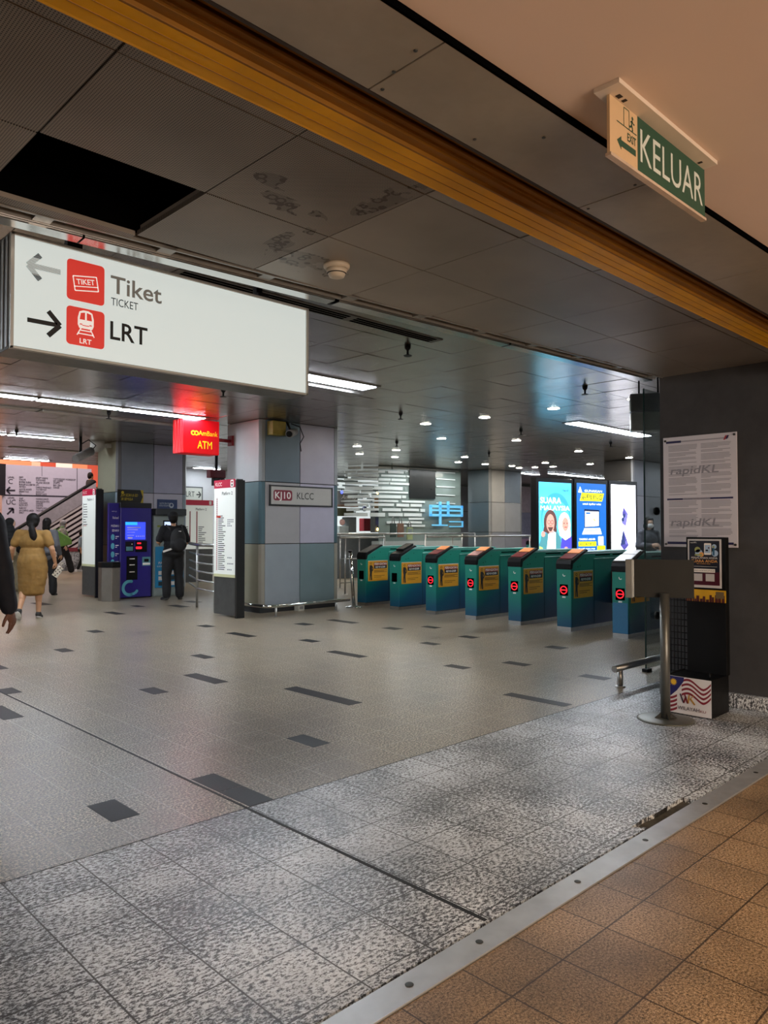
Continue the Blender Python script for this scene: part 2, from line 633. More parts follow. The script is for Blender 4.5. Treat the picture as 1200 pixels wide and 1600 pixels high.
BEIGE, GRAN, BROWN = m_beige(), m_granite(), m_brown()
FCEIL, RCEIL = m_front_ceiling(), m_rear_ceiling()
INLAY = M('dark_inlay_tile', '#1a1b1d', 0.45, var=0.1, vs=40)
INLAY.node_tree.nodes['Principled BSDF'].inputs['Specular IOR Level'].default_value = 0.12
SEAM = M('black_seam', '#0d0c0b', 0.7)
STEEL = M('brushed_steel', '#b9bab9', 0.32, 1.0, var=0.08, vs=14)
STEELM = M('polished_steel', '#c9cac9', 0.12, 1.0, var=0.04)
DKST = M('dull_dark_steel', '#4a4b48', 0.45, 0.7)
ALU = M('aluminium_plate', '#c6c7c8', 0.42, 0.7, var=0.12, vs=6, bump=0.05)
BLACK = M('black_plastic', '#0b0b0c', 0.45)
BLACK.node_tree.nodes['Principled BSDF'].inputs['Specular IOR Level'].default_value = 0.22
BLACKM = M('matt_black', '#050505', 0.9)
BLACKM.node_tree.nodes['Principled BSDF'].inputs['Specular IOR Level'].default_value = 0.0
WHITE = M('white_paint', '#e6e6e4', 0.5, var=0.03)
GREYP = M('grey_paint', '#6e6e6d', 0.5)
MIRROR = M('polished_aluminium_track', '#d6d8d8', 0.2, 1.0, var=0.03)
DARKWALL = m_plaster('dark_grey_plaster', '#313133', '#454547', 0.75, 2.0, 0.25)
TANC = m_plaster('tan_mall_ceiling', '#d6bda8', '#dcc4b0', 0.85, 0.6, 0.0)
SOFF = m_plaster('grey_soffit_panel', '#7d7464', '#978c7a', 0.32, 2.5, 0.04)
YEL = M('yellow_steel_paint', '#cc9200', 0.42, 0.1, var=0.12, vs=5)
YEL.node_tree.nodes['Principled BSDF'].inputs['Specular IOR Level'].default_value = 0.2
YEL2 = M('shaded_yellow_steel', '#7c5000', 0.6, 0.1, var=0.15, vs=5)  # same yellow steel where less lit, its shade put into the colour
CONC = m_plaster('rough_screed', '#3b3936', '#5b5853', 0.95, 20, 0.8)

# ------------------------------------------------------------------ the room
ST = dict(kind='structure')
# station floor with its dark inlay tiles and movement seam
fb = MB()
fb.box(-9, 45, 3.097, 46, -0.15, 0.0, 0)
INL = [(1.53, 1.67, 3.378, 3.66), (2.10, 2.242, 3.10, 3.378), (2.10, 2.242, 3.382, 3.66), (2.95, 3.09, 3.66, 3.942), (3.85, 3.99, 4.34, 5.19),
       (2.95, 3.09, 5.75, 6.02), (3.54, 3.68, 5.77, 6.33), (4.15, 4.28, 6.97, 7.27), (5.36, 5.49, 5.88, 6.43), (5.68, 5.82, 7.08, 7.35),
       (5.38, 5.52, 7.99, 8.52), (6.62, 6.8, 8.41, 8.68), (5.5, 5.66, 9.21, 9.47), (7.25, 7.4, 8.11, 8.7), (7.2, 7.38, 7.19, 7.45),
       (3.24, 3.38, 8.44, 8.72), (4.15, 4.3, 9.75, 10.02), (2.08, 2.21, 6.6, 6.86), (1.79, 1.93, 5.72, 6.21), (2.36, 2.49, 7.82, 8.08),
       (5.0, 5.12, 3.16, 3.74), (5.64, 5.77, 4.69, 4.95), (6.57, 6.71, 5.91, 6.15), (7.32, 7.48, 5.94, 6.18), (6.2, 6.34, 4.37, 4.65),
       (7.38, 7.55, 4.7, 4.93), (6.14, 6.28, 3.46, 3.73), (7.7, 7.85, 6.91, 7.18), (5.3, 5.46, 11.6, 12.1), (6.1, 6.24, 12.5, 12.8), (5.0, 5.2, 14.0, 14.6), (6.6, 6.8, 11.9, 12.4), (7.2, 7.4, 12.5, 12.9), (4.9, 5.1, 16.5, 17.2)]
for x0, x1, y0, y1 in INL:
    fb.box(x0, x1, y0, y1, -0.001, 0.0009, 1)
fb.box(2.073, 2.087, 3.1, 9.5, -0.001, 0.0012, 2)
fb.build('floor', [BEIGE, INLAY, SEAM], **ST)
# granite band in the opening, with the broken corner beside the threshold
gb = MB()
gb.prism([(-9, 1.622), (3.25, 1.622), (3.2, 1.675), (3.33, 1.685), (3.46, 1.672), (3.74, 1.68), (3.75, 1.622), (9, 1.622), (9, 3.093), (-9, 3.093)], -0.15, 0.0, 'z', 0)
gb.box(2.071, 2.089, 1.63, 3.09, -0.001, 0.0008, 1)
gb.box(-9, 9, 1.60, 1.70, -0.16, -0.022, 2)
gb.box(-9, 9, 3.092, 3.098, -0.02, 0.0006, 1)
gb.build('floor', [GRAN, SEAM, CONC], **ST)
mbw = MB(); mbw.box(-9, 9, -9.5, 1.50, -0.15, 0.0)
mbw.build('floor', [BROWN], **ST)
# metal threshold with its bolts
tb = MB(); tb.box(-9, 7, 1.504, 1.606, -0.14, 0.005, 0)
for bx in (1.62, 1.95, 2.55, 3.1, 3.72, 4.4):
    tb.lathe([(0.013, 0), (0.013, 0.0012), (0.006, 0.0014)], (bx, 1.556, 0.0052), 14, 1)
tb.build('trim_1', [ALU, DKST], bevel=0.002, **ST)


def panels(x0, y0, nx, ny, sx, sy, z, mats, skip=(), tilt=0.0, gap=0.004, th=0.02, clip=None):
    b = MB()
    for i in range(nx):
        for j in range(ny):
            if (i, j) in skip: continue
            ax, bx = x0 + i * sx + gap / 2, x0 + (i + 1) * sx - gap / 2
            ay, by = y0 + j * sy + gap / 2, y0 + (j + 1) * sy - gap / 2
            if clip:
                r = clip(ax, bx, ay, by)
                if not r: continue
                ax, bx, ay, by = r
            ta, tb_ = rnd.uniform(-tilt, tilt), rnd.uniform(-tilt, tilt)
            zz = [z + (u * ta + v * tb_) for u, v in ((-sx / 2, -sy / 2), (sx / 2, -sy / 2), (sx / 2, sy / 2), (-sx / 2, sy / 2))]
            c = [(ax, ay), (bx, ay), (bx, by), (ax, by)]
            b.add([(p[0], p[1], q) for p, q in zip(c, zz)] + [(p[0], p[1], q + th) for p, q in zip(c, zz)],
                  [(3, 2, 1, 0), (4, 5, 6, 7), (0, 1, 5, 4), (1, 2, 6, 5), (2, 3, 7, 6), (3, 0, 4, 7)], 0)
    return b


ZF, ZR = 2.62, 3.18
TR = lambda u, v, z: (u * 0.99820 + 0.0599 * v, 3.156 - 0.0599 * u + v * 0.9982, z)     # frame of the slanting ceiling track


def clipf(ax, bx, ay, by):
    lim = 3.156 - 0.06 * (ax + bx) / 2 + 0.0
    if ay > lim - 0.03: return None
    return ax, bx, ay, min(by, lim)


# lower ceiling over the opening: 0.6 m tiles, one tile missing
fc = panels(-5.19, 1.325, 19, 4, 0.604, 0.566, ZF, None, skip=((10, 2),), tilt=0.004, gap=0.006, clip=clipf)
fc.build('ceiling', [FCEIL], **ST)
# plenum above it, its darkness painted in with matt black
pl = MB()
pl.box(-5.2, 6.0, 1.55, 3.1, 3.12, 3.15, 0)
pl.box(-5.2, 6.0, 1.60, 1.63, 2.5, 3.15, 0)
pl.prism([TR(-4, -0.03, 0)[:2], TR(5.9, -0.03, 0)[:2], TR(5.9, 0.0, 0)[:2], TR(-4, 0.0, 0)[:2]], ZF + 0.03, 3.15, 'z', 0)
pl.box(-5.2, 0.838, 1.66, 3.4, 2.643, 2.66, 1)
pl.box(1.462, 6.0, 1.66, 3.0, 2.643, 2.66, 1)
pl.box(0.8, 1.5, 1.66, 2.446, 2.643, 2.66, 1)
pl.build('ceiling', [BLACKM, M('joint_strip_grey', '#8a8277', 0.6)], **ST)
# upper ceiling of the hall
def clipr(ax, bx, ay, by):
    return (ax, bx, ay, by)
rc = panels(-8.4, 3.16, 58, 28, 0.62, 0.62, ZR, None, tilt=0.006, gap=0.006, clip=clipr)
rc.build('ceiling', [RCEIL], **ST)
bk = MB(); bk.box(-8.6, 28, 3.15, 20.6, ZR + 0.045, ZR + 0.1); bk.box(-8.4, 12, 20.52, 20.62, ZR, 6.6)
bk.build('ceiling', [M('ceiling_edge_grey', '#8a8580', 0.6)], **ST)
# slanting ceiling track between the two ceilings: frame, slots, polished strip
tk = MB()


def tbox(u0, u1, v0, v1, z0, z1, mat):
    tk.prism([TR(u0, v0, 0)[:2], TR(u1, v0, 0)[:2], TR(u1, v1, 0)[:2], TR(u0, v1, 0)[:2]], z0, z1, 'z', mat)


tbox(-4, 5.97, 0.0, 0.012, ZF - 0.004, ZF + 0.03, 1)
tbox(-4, 5.97, 0.072, 0.084, ZF - 0.004, ZF + 0.03, 1)
tbox(-4, 5.97, 0.0, 0.19, ZF + 0.03, ZF + 0.06, 2)
u = -3.7
while u < 5.9:
    tbox(u, u + 0.07, 0.0, 0.084, ZF - 0.003, ZF + 0.03, 1)
    tbox(u + 0.07, u + 0.09, 0.02, 0.07, ZF + 0.012, ZF + 0.03, 3)
    u += 0.53
for a, b in ((-4, 1.28), (1.29, 2.63), (2.66, 4.1), (4.12, 5.95)):
    tbox(a, b, 0.088, 0.165, ZF - 0.016, ZF - 0.004, 0)
tbox(-4, 5.95, 0.17, 0.19, ZF - 0.006, ZF + 0.03, 2)
tbox(-4, 5.97, 0.175, 0.2, ZF + 0.05, ZR + 0.05, 2)
tk.build('trim_2', [MIRROR, M('track_frame_grey', '#8d8881', 0.4, 0.5), BLACK, DKST], **ST)

# the mall side: tan ceiling, soffit, shutter slot, yellow steel
ms = MB()
ms.prism([(-7, -9.5), (8, -9.5), (8, 1.108 - 0.026 * 8), (-7, 1.108 + 0.026 * 7)], 2.46, 2.56, 'z')
ms.build('ceiling', [TANC], **ST)
sf = MB()
edge = lambda x: 1.113 - 0.026 * x + 0.005
xs = [-6.0, 1.247, 2.222, 3.3, 8]
for a, b in zip(xs, xs[1:]):
    a2, b2 = a + 0.002, b - 0.002
    sf.prism([(a2, edge(a2)), (b2, edge(b2)), (b2, 1.335), (a2, 1.335)], 2.445, 2.47, 'z', 0)
for x, y in ((1.27, 1.31), (1.24, 1.24), (1.22, 1.15), (2.25, 1.315), (2.2, 1.12), (0.86, 1.25), (1.75, 1.16), (1.62, 1.3)):
    sf.lathe([(0.005, -0.003), (0.006, 0)], (x, y, 2.445), 8, 1)
sf.prism([(-6, 1.0), (8, 0.9), (8, 1.2), (-6, 1.2)], 2.475, 2.49, 'z', 2)
sf.prism([(-6, edge(-6) - .014), (8, edge(8) - .004), (8, edge(8) + .0005), (-6, edge(-6) + .0005)], 2.4445, 2.47, 'z', 2)
sf.build('ceiling', [SOFF, DKST, BLACKM], bevel=0.0015, **ST)
sl = MB()
sl.box(-6, 8, 1.335, 1.35, 2.446, 3.0, 0); sl.box(-6, 8, 1.35, 1.66, 2.95, 3.0, 0)
for z in (2.47, 2.50, 2.53, 2.56, 2.59): sl.box(-6, 8, 1.352, 1.372, z, z + 0.012, 0)
sl.build('ceiling', [M('shutter_slot_brown', '#2c2119', 0.7)], bevel=0.003, **ST)
yb = MB()
yb.box(-6, 8, 1.475, 1.595, 2.45, 2.458, 0)
yb.box(-6, 8, 1.587, 1.595, 2.45, 2.66, 0)
yb.box(-6, 8, 1.468, 1.476, 2.45, 2.9, 1)
yb.box(-6, 8, 1.44, 1.468, 2.462, 2.47, 1)
yb.box(-6, 8, 1.415, 1.44, 2.478, 2.486, 1); yb.box(-6, 8, 1.432, 1.44, 2.47, 2.486, 1)
yb.box(-6, 8, 1.395, 1.415, 2.494, 2.502, 1)
yb.box(-6, 8, 1.546, 1.549, 2.4485, 2.451, 1)
yb.box(-6, 8, 1.51, 1.512, 2.4488, 2.451, 1)
yb.build('trim_3', [YEL, YEL2], bevel=0.0012, **ST)

# right hand wall with its granite foot
wr = MB(); wr.box(5.955, 9.0, -9.5, 2.83, 0, 3.3)
wr.build('wall_right', [DARKWALL], **ST)
br = MB(); br.box(5.90, 5.96, 0.0, 2.40, 0.0, 0.105)
br.build('baseboard_right', [GRAN], bevel=0.008, **ST)
kf = MB()
kf.prism([(5.92, 2.6), (5.925, 2.78), (5.94, 2.85), (6.1, 2.86), (6.1, 2.6)], 0.0, 0.19, 'z', 0)
kf.build('trim_4', [m_plaster('chipped_stone', '#4a4845', '#7a7772', 0.9, 25, 1.0)], bevel=0.012, **ST)
# hall walls
GW = m_plaster('grey_metal_wall', '#9b9b9c', '#a8a8aa', 0.5, 1.5, 0.0)
wb = MB()
for i in range(9):
    for k in range(3):
        wb.box(9.2 + i * 1.95 + 0.008, 9.2 + (i + 1) * 1.95 - 0.008, 19.9, 19.98, k * 1.07 + 0.008, (k + 1) * 1.07 - 0.008)
wb.box(9.2, 27, 19.96, 20.3, 0, 3.3, 1)
wb.build('wall_back', [GW, M('joint_dark', '#2b2b2c', 0.7)], **ST)
we = MB(); we.box(27, 27.3, -2, 20.3, 0, 3.3); we.box(9, 27.3, -2.3, -2, 0, 3.3)
we.build('wall_far', [GW], **ST)
wl = MB(); wl.box(-9.3, -9, -9.5, 40, 0, 6.8)
wl.build('wall_left', [m_plaster('left_wall_grey', '#8f8c89', '#a09c98', 0.7)], **ST)
wm = MB(); wm.box(-9.3, 9, -9.8, -9.5, 0, 3.3)
wm.build('wall_mall', [m_plaster('mall_wall_cream', '#c8b29a', '#d6c2ac', 0.8)], **ST)
wh = MB(); wh.box(-9.3, 45, 40, 40.3, 0, 6.8); wh.box(-9.3, 45, 20.7, 40, 6.8, 7.0, 1); wh.box(45, 45.3, 20, 40, 0, 6.8)
wh.build('wall_hall', [m_plaster('orange_hall_wall', '#d99a78', '#e6ae8c', 0.8), WHITE], **ST)
# ------------------------------------------------------------------ ceiling lamps
LAMPW = M('lamp_diffuser', '#ffffff', 0.6, emit=TUBE, ecol='#eaf4ff', var=0)
LAMPD = M('downlight_lamp', '#ffffff', 0.6, emit=DOWN, ecol='#fff4e4', var=0)
LAMPO = M('unlit_diffuser', '#b4b1ad', 0.4, var=0.05)
FRAME = M('lamp_frame_grey', '#77726d', 0.45, 0.4)


def troffer(cx, cy, L, label, group, wd=0.17, lit=True, z=ZR):
    t = thing('ceiling_light', label, 'ceiling light', (cx, cy, z), 0, group)
    f = MB()
    f.box(cx - L / 2 - .05, cx + L / 2 + .05, cy - wd / 2 - .04, cy - wd / 2, z - .012, z + .03)
    f.box(cx - L / 2 - .05, cx + L / 2 + .05, cy + wd / 2, cy + wd / 2 + .04, z - .012, z + .03)
    f.box(cx - L / 2 - .05, cx - L / 2, cy - wd / 2, cy + wd / 2, z - .012, z + .03)
    f.box(cx + L / 2, cx + L / 2 + .05, cy - wd / 2, cy + wd / 2, z - .012, z + .03)
    f.build('lamp_frame', FRAME, t, bevel=0.003)
    d = MB(); d.box(cx - L / 2, cx + L / 2, cy - wd / 2, cy + wd / 2, z - .018, z + .005)
    d.build('diffuser', LAMPW if lit else LAMPO, t, bevel=0.004)
    return t


def span(px0, py0, px1, py1):
    a, b = Pz(px0, py0, ZR), Pz(px1, py1, ZR)
    return (a.x + b.x) / 2, (a.y + b.y) / 2, abs(b.x - a.x)


tr = troffer(5.3, 6.95, 2.4, 'white strip light just beyond the right end of the big white direction sign', None, 0.26)
bx = MB()
bx.box(4.1, 6.62, 7.18, 7.40, ZR - .05, ZR, 0)
bx.build('side_reflector', M('pale_reflector', '#8d8a86', 0.3, 0.6), tr, bevel=0.004)
ROW = 'white strip lights in a line above the ticket machines'
for px0, px1, lb in ((-60, 60, 'white strip light at the left end of the line nearest the big direction sign'), (66, 196, 'middle white strip light of the line under the big direction sign'), (202, 333, 'white strip light whose right end stops beside the red bank sign')):
    y0, y1 = 614 + px0 * 0.108, 614 + px1 * 0.108
    cx, cy, L = span(px0, y0, px1, y1)
    troffer(cx, 10.75, L, lb, ROW, 0.2)
for px0, px1, lb in ((-40, 60, 'grey unlit strip light left of two more unlit ones'), (66, 192, 'grey unlit strip light between two others, above the left pillar'), (198, 272, 'grey unlit strip light ending just left of the red bank sign')):
    cx, cy, L = span(px0, 632 + px0 * .12, px1, 632 + px1 * .12)
    troffer(cx, 11.75, L, lb, 'unlit strip lights', 0.2, False)
cx, cy, L = span(12, 679, 122, 685); troffer(cx, 15.1, L, 'white strip light in the second lit row, its right end near the bullet camera', None, 0.16)
cx, cy, L = span(-90, 673, 8, 678); troffer(cx, 15.1, L, 'white strip light cut by the left edge of the photo, second lit row', None, 0.16)
cx, cy, L = span(10, 700, 110, 707); troffer(cx, 17.3, L, 'grey unlit strip light between the second and third lit rows at left', None, 0.16, False)
cx, cy, L = span(0, 717, 68, 721); troffer(cx, 20.1, L, 'white strip light in the farthest row at left, above the directory wall', None, 0.16)
cx, cy, L = span(893, 661, 1027, 678); troffer(cx, 6.78, 2.6, 'white strip light at right, passing behind the hanging grey unit', None, 0.26)
cx, cy, L = span(861, 739, 943, 747); troffer(cx, 13.3, L, 'long white strip light just above the three advert boxes', None, 0.16)
cx, cy, L = span(814, 738, 843, 741); troffer(cx, 13.9, L, 'short white strip light right of the far pillar', None, 0.16)
cx, cy, L = span(298, 731, 332, 734); troffer(cx, 19.3, L, 'white strip light far behind, between the two near pillars', None, 0.16)
# unseen lamps added for light: rows carried on left, others hidden at right
for x, y in ((-2.5, 6.95), (-5.5, 6.95), (-1.5, 10.75), (-5, 10.75), (0.0, 15.1), (-4, 15.1), (0.5, 20.1), (14.5, 3.4), (16.4, 6.5), (19.5, 4.6), (23.5, 7.2)):
    troffer(x, y, 2.4, 'unseen white strip light added for lighting', 'unseen strip lights added for lighting', 0.2)


def downlight(x, y, label, group):
    t = thing('downlight', label, 'downlight', (x, y, ZR), 0, group)
    r = MB(); r.lathe([(0.088, -0.004), (0.105, -0.003), (0.11, 0.0)], (x, y, ZR), 20)
    r.build('trim_ring', FRAME, t)
    d = MB(); d.lathe([(0.084, -0.0055), (0.086, -0.004)], (x, y, ZR), 20)
    d.build('lamp', LAMPD, t)


DLS = [(865, 638, 'downlight shining in the blue reflection on the ceiling'), (990, 623, 'downlight just above the hanging grey unit by the right wall'),
       (757, 652, 'second downlight in the row running from the right wall'), (665, 662, 'third downlight of the row, right of the tall pillar'),
       (690, 685, 'lone downlight between the rows, above the slatted shop screen'), (558, 697, 'first downlight right of the tall pillar'),
       (562, 709, 'second downlight right of the tall pillar, below the first'), (619, 703, 'brighter downlight right of the two by the tall pillar'),
       (617, 714, 'downlight just below the brighter one above the shop screen'), (726, 714, 'downlight left of the far pillar, upper of two'),
       (716, 722, 'downlight left of the far pillar, lower of two'), (758, 725, 'downlight directly above the far pillar'),
       (807, 688, 'yellowish downlight in mid ceiling'), (852, 723, 'downlight above the left advert box, upper one'),
       (800, 728, 'small downlight over the right edge of the far pillar'), (811, 731, 'tiny downlight right of the far pillar'),
       (836, 730, 'tiny downlight between far pillar and left advert box'), (864, 729, 'tiny downlight over the left advert box, lower one'),
       (922, 725, 'downlight above the middle advert box'), (904, 705, 'brightest starry downlight in mid ceiling'),
       (983, 715, 'downlight above the right advert box')]
for px, py, lb in DLS:
    p = Pz(px, py, ZR); downlight(p.x, p.y, lb, 'downlights over the gate hall')


def sprinkler(px, py, label):
    p = Pz(px, py, ZR)
    t = thing('sprinkler_head', label, 'sprinkler', (p.x, p.y, ZR), 0, 'sprinkler heads')
    a = MB(); a.lathe([(0.012, -0.09), (0.012, -0.05), (0.03, -0.03), (0.035, 0.0)], p, 12); a.build('pipe_stub', BLACK, t)
    d = MB(); d.lathe([(0.04, -0.105), (0.045, -0.1), (0.01, -0.088)], p, 12); d.build('deflector', BLACK, t)


for px, py, lb in ((637, 540, 'sprinkler head nearest the slanting ceiling track'), (626, 645, 'sprinkler head above the slatted shop screen, right of the strip light'), (914, 604, 'sprinkler head in the bright ceiling reflection at right'),
                   (814, 671, 'sprinkler head in the middle of the ceiling, above the far pillar'), (954, 691, 'sprinkler head above the advert boxes'), (620, 690, 'sprinkler head hanging just above a bright downlight'),
                   (764, 707, 'small far sprinkler head above the far pillar'), (170, 644, 'sprinkler head beside the unlit strip lights'), (26, 672, 'sprinkler head at the far left of the ceiling'), (349, 608, 'sprinkler head under the right part of the big direction sign')):
    sprinkler(px, py, lb)

# smoke detector on the lower ceiling
p = Pz(526, 414, ZF)
t = thing('smoke_detector', 'cream round smoke detector on the stained ceiling tile', 'smoke detector', p)
CREAM = M('cream_plastic', '#cdbfa9', 0.45, var=0.03)
b = MB(); b.lathe([(0.055, -0.022), (0.063, -0.012), (0.064, 0.0)], p, 32); b.build('base_ring', CREAM, t)
b = MB(); b.lathe([(0.02, -0.062), (0.036, -0.058), (0.042, -0.046), (0.048, -0.036), (0.05, -0.022)], p, 32); sh_ = b.build('sensor_head', CREAM, t)
b = MB()
b.lathe([(0.044, -0.045), (0.0465, -0.041)], p, 32); b.build('vent_slots', M('vent_dark', '#3a322a', 0.8), sh_)

# linear air grille in the upper ceiling behind the track
a0, a1 = Pz(470, 483, ZR), Pz(694, 530, ZR)
t = thing('air_grille', 'dark linear air grille in the ceiling right of the big white sign', 'air grille', ((a0.x + a1.x) / 2, a0.y, ZR))
b = MB(); yy = (a0.y + a1.y) / 2
b.box(a0.x - 1.2, a1.x, yy - .08, yy + .08, ZR - .006, ZR + .01, 0)
b.build('grille_frame', M('grille_frame_grey', '#6f6a64', 0.5, 0.3), t)
b = MB()
for x0, x1 in ((a0.x - 1.15, a0.x + .42), (a0.x + .5, a1.x - .06)):
    for k in range(3): b.box(x0, x1, yy - .06 + k * .045, yy - .03 + k * .045, ZR - .008, ZR)
b.build('slots', BLACKM, t)

# ------------------------------------------------------------------ KELUAR exit sign
GRN = M('exit_green', '#214b39', 0.4, var=0.05)
EXW = M('exit_lettering_white', '#c9cfc4', 0.5, var=0)
PEACH = M('exit_face_cream', '#cfae84', 0.4, var=0.03)
t = thing('exit_sign', 'green KELUAR exit sign hanging from the tan ceiling', 'exit sign', (1.98, 0.93, 2.46))
b = MB(); b.box(1.668, 2.262, 0.888, 0.958, 2.448, 2.46, 0)
for x0, x1 in ((1.715, 1.733), (1.745, 1.757), (2.205, 2.216)): b.box(x0, x1, 0.912, 0.925, 2.4472, 2.4482, 1)
b.build('mounting_plate', [M('plate_cream', '#d9c8b4', 0.4, var=0.04), M('hole_dark', '#2a211a', 0.8)], t, bevel=0.002)
b = MB(); b.box(1.697, 2.268, 0.930, 0.938, 2.298, 2.449, 0)
b.box(1.695, 2.270, 0.926, 0.942, 2.292, 2.300, 1)
ep_ = b.build('sign_panel', [PEACH, M('acrylic_edge', '#c4ad96', 0.25)], t)
b = MB(); q = frontY(b, (1.697, 0.930, 2.300), 0.0004)
q.rect(0.145, 0.0, 0.571, 0.149, 0, 1)
q.text('KELUAR', 0.160, 0.032, 0.088, 1, 2, w=0.395)
q.text('EXIT', 0.090, 0.062, 0.021, 0, 2, bold=True, w=0.046)
q.poly([(0.035, 0.045), (0.058, 0.062), (0.058, 0.052), (0.135, 0.052), (0.135, 0.035), (0.058, 0.035), (0.058, 0.026)], 0, 1)
q.line([(0.035, 0.094), (0.140, 0.094)], 0.003, 0)          # ground line
q.line([(0.072, 0.094), (0.072, 0.143), (0.100, 0.143), (0.100, 0.094)], 0.0028, 0)
q.circ(0.118, 0.130, 0.005, 0)
q.line([(0.117, 0.124), (0.113, 0.110), (0.119, 0.102), (0.116, 0.095)], 0.006, 0)
q.line([(0.113, 0.110), (0.107, 0.104), (0.101, 0.105)], 0.005, 0)
q.line([(0.107, 0.118), (0.116, 0.122), (0.124, 0.116), (0.129, 0.118)], 0.004, 0)
b.build('lettering', [GRN, EXW], ep_)

# ------------------------------------------------------------------ big white direction sign
SX0, SX1, SY, SZ0, SZ1 = 1.075, 2.705, 3.42, 2.138, 2.645
t = thing('direction_sign', 'big white lit direction sign reading Tiket and LRT', 'direction sign', ((SX0 + SX1) / 2, SY, SZ1))
SIGNW = M('lit_sign_face', '#d4e0e2', 0.3, emit=0.48, ecol='#d2e4e6', var=0.0)
b = MB(); b.box(SX0 + .012, SX1 - .012, SY, SY + .02, SZ0 + .01, SZ1 - .01); face = b.build('lit_face', SIGNW, t)
b = MB()
for x0, x1, z0, z1 in ((SX0, SX0 + .014, SZ0, SZ1), (SX1 - .014, SX1, SZ0, SZ1), (SX0, SX1, SZ0, SZ0 + .012), (SX0, SX1, SZ1 - .012, SZ1)):
    b.box(x0, x1, SY - .008, SY + .012, z0, z1)
b.build('face_frame', M('frame_pale_grey', '#c3c6c4', 0.35, 0.5, var=0.03), t, bevel=0.002)
b = MB(); b.box(SX0, SX1, SY + .012, SY + .20, SZ0, SZ1, 0)
for k in range(3): b.box(SX0 - .004, SX0, SY + .03 + k * .055, SY + .055 + k * .055, SZ0 + .01, SZ1 - .01, 1)
b.build('case', [M('sign_case_dark', '#4b4844', 0.35, 0.5), STEEL], t, bevel=0.003)
for x in (1.36, 2.41):
    b = MB(); b.box(x - .02, x + .02, SY + .06, SY + .10, SZ1 - .005, ZR, 0); b.box(x - .035, x + .035, SY + .02, SY + .11, SZ1, SZ1 + .035, 0)
    b.build('hanger', M('hanger_navy', '#14181f', 0.5), t, bevel=0.003)
INK = M('black_print', '#121315', 0.5, var=0)
RED = M('red_print', '#e2443c', 0.4, emit=0.30, ecol='#e03c34', var=0)
GLARE_WORN = M('grey_glare_peel_print', '#8b8f8f', 0.4, var=0)  # glare over Tiket put into its grey; also the peeling arrow film
SW = M('white_print', '#f4f4f2', 0.4, emit=0.35, ecol='#ffffff', var=0)
b = MB(); q = frontY(b, (0, SY, 0), 0.0006)
q.rrect(1.315, 2.405, 1.490, 2.592, 0.018, 1, 1); sq1 = b.build('pictogram_square', [INK, RED], t)
b = MB(); q = frontY(b, (0, SY, 0), 0.0006); q.rrect(1.315, 2.200, 1.492, 2.376, 0.018, 1, 1); sq2 = b.build('pictogram_square', [INK, RED], t)
b = MB(); q = frontY(b, (0, SY, 0), 0.0006)
# ticket icon
c0, s0 = cos(RD(9)), sin(RD(9))
tk_ = lambda u, v: (1.402 + u * c0 - v * s0, 2.492 + u * s0 + v * c0)
q.line([tk_(-.055, -.033), tk_(.055, -.033), tk_(.055, .033), tk_(-.055, .033), tk_(-.055, -.033)], .005, 0, 2)
q.line([tk_(-.055, -.014), tk_(.055, -.014)], .004, 0, 2)
q.text('TIKET', *tk_(0, -.004), .024, 0, 2, bold=True, align='c', w=.085, rot=RD(9))
b.build('ticket_pictogram', [SW, RED], sq1)
b = MB(); q = frontY(b, (0, SY, 0), 0.0006)
# train icon
X, Z = 1.4035, 2.31
q.poly([(X - .03, Z - .028), (X + .03, Z - .028), (X + .037, Z - .012), (X + .037, Z + .02), (X + .03, Z + .048), (X + .012, Z + .056), (X - .012, Z + .056), (X - .03, Z + .048), (X - .037, Z + .02), (X - .037, Z - .012)], 0, 2)
for dx in (-1, 1):
    q.poly([(X + dx * .004, Z + .012), (X + dx * .029, Z + .012), (X + dx * .024, Z + .042), (X + dx * .004, Z + .047)], 1, 3)
    q.rect(X + dx * .022 - .006, Z - .012, X + dx * .022 + .006, Z - .007, 1, 3)
q.line([(X - .016, Z - .014), (X + .016, Z - .014)], .004, 1, 3)
for k, wv in ((0, .024), (1, .034)):
    q.rect(X - wv, Z - .04 - k * .016, X + wv, Z - .035 - k * .016, 0, 2)
q.line([(X - .022, Z - .028), (X - .04, Z - .062)], .005, 0, 2); q.line([(X + .022, Z - .028), (X + .04, Z - .062)], .005, 0, 2)
q.text('LRT', X, 2.212, .023, 0, 2, bold=True, align='c', w=.055)
b.build('train_pictogram', [SW, RED], sq2)
b = MB(); q = frontY(b, (0, SY, 0), 0.0006)
q.text('Tiket', 1.520, 2.480, .082, 1, 1, w=.262, bold=True); b.build('lettering', [INK, GLARE_WORN], face); b = MB(); q = frontY(b, (0, SY, 0), 0.0006)
q.text('TICKET', 1.523, 2.420, .036, 0, 1, w=.135); b.build('lettering', [INK], face); b = MB(); q = frontY(b, (0, SY, 0), 0.0006)
q.text('LRT', 1.520, 2.258, .085, 0, 1, w=.188, bold=True); b.build('lettering', [INK], face); b = MB(); q = frontY(b, (0, SY, 0), 0.0006)
def arrow(x0, x1, z, d, mat, wv=.02, hd=.052):
    tip = x1 if d > 0 else x0
    q.rect(x0, z - wv / 2, x1 - (0.012 if d > 0 else 0), z + wv / 2, mat, 1)
    for s_ in (-1, 1):
        q.line([(tip, z), (tip - d * hd, z + s_ * .055)], wv * 1.1, mat, 1 if s_ > 0 else 2)
arrow(1.146, 1.287, 2.275, 1, 0); b.build('right_arrow', [INK], face); b = MB(); q = frontY(b, (0, SY, 0), 0.0006)
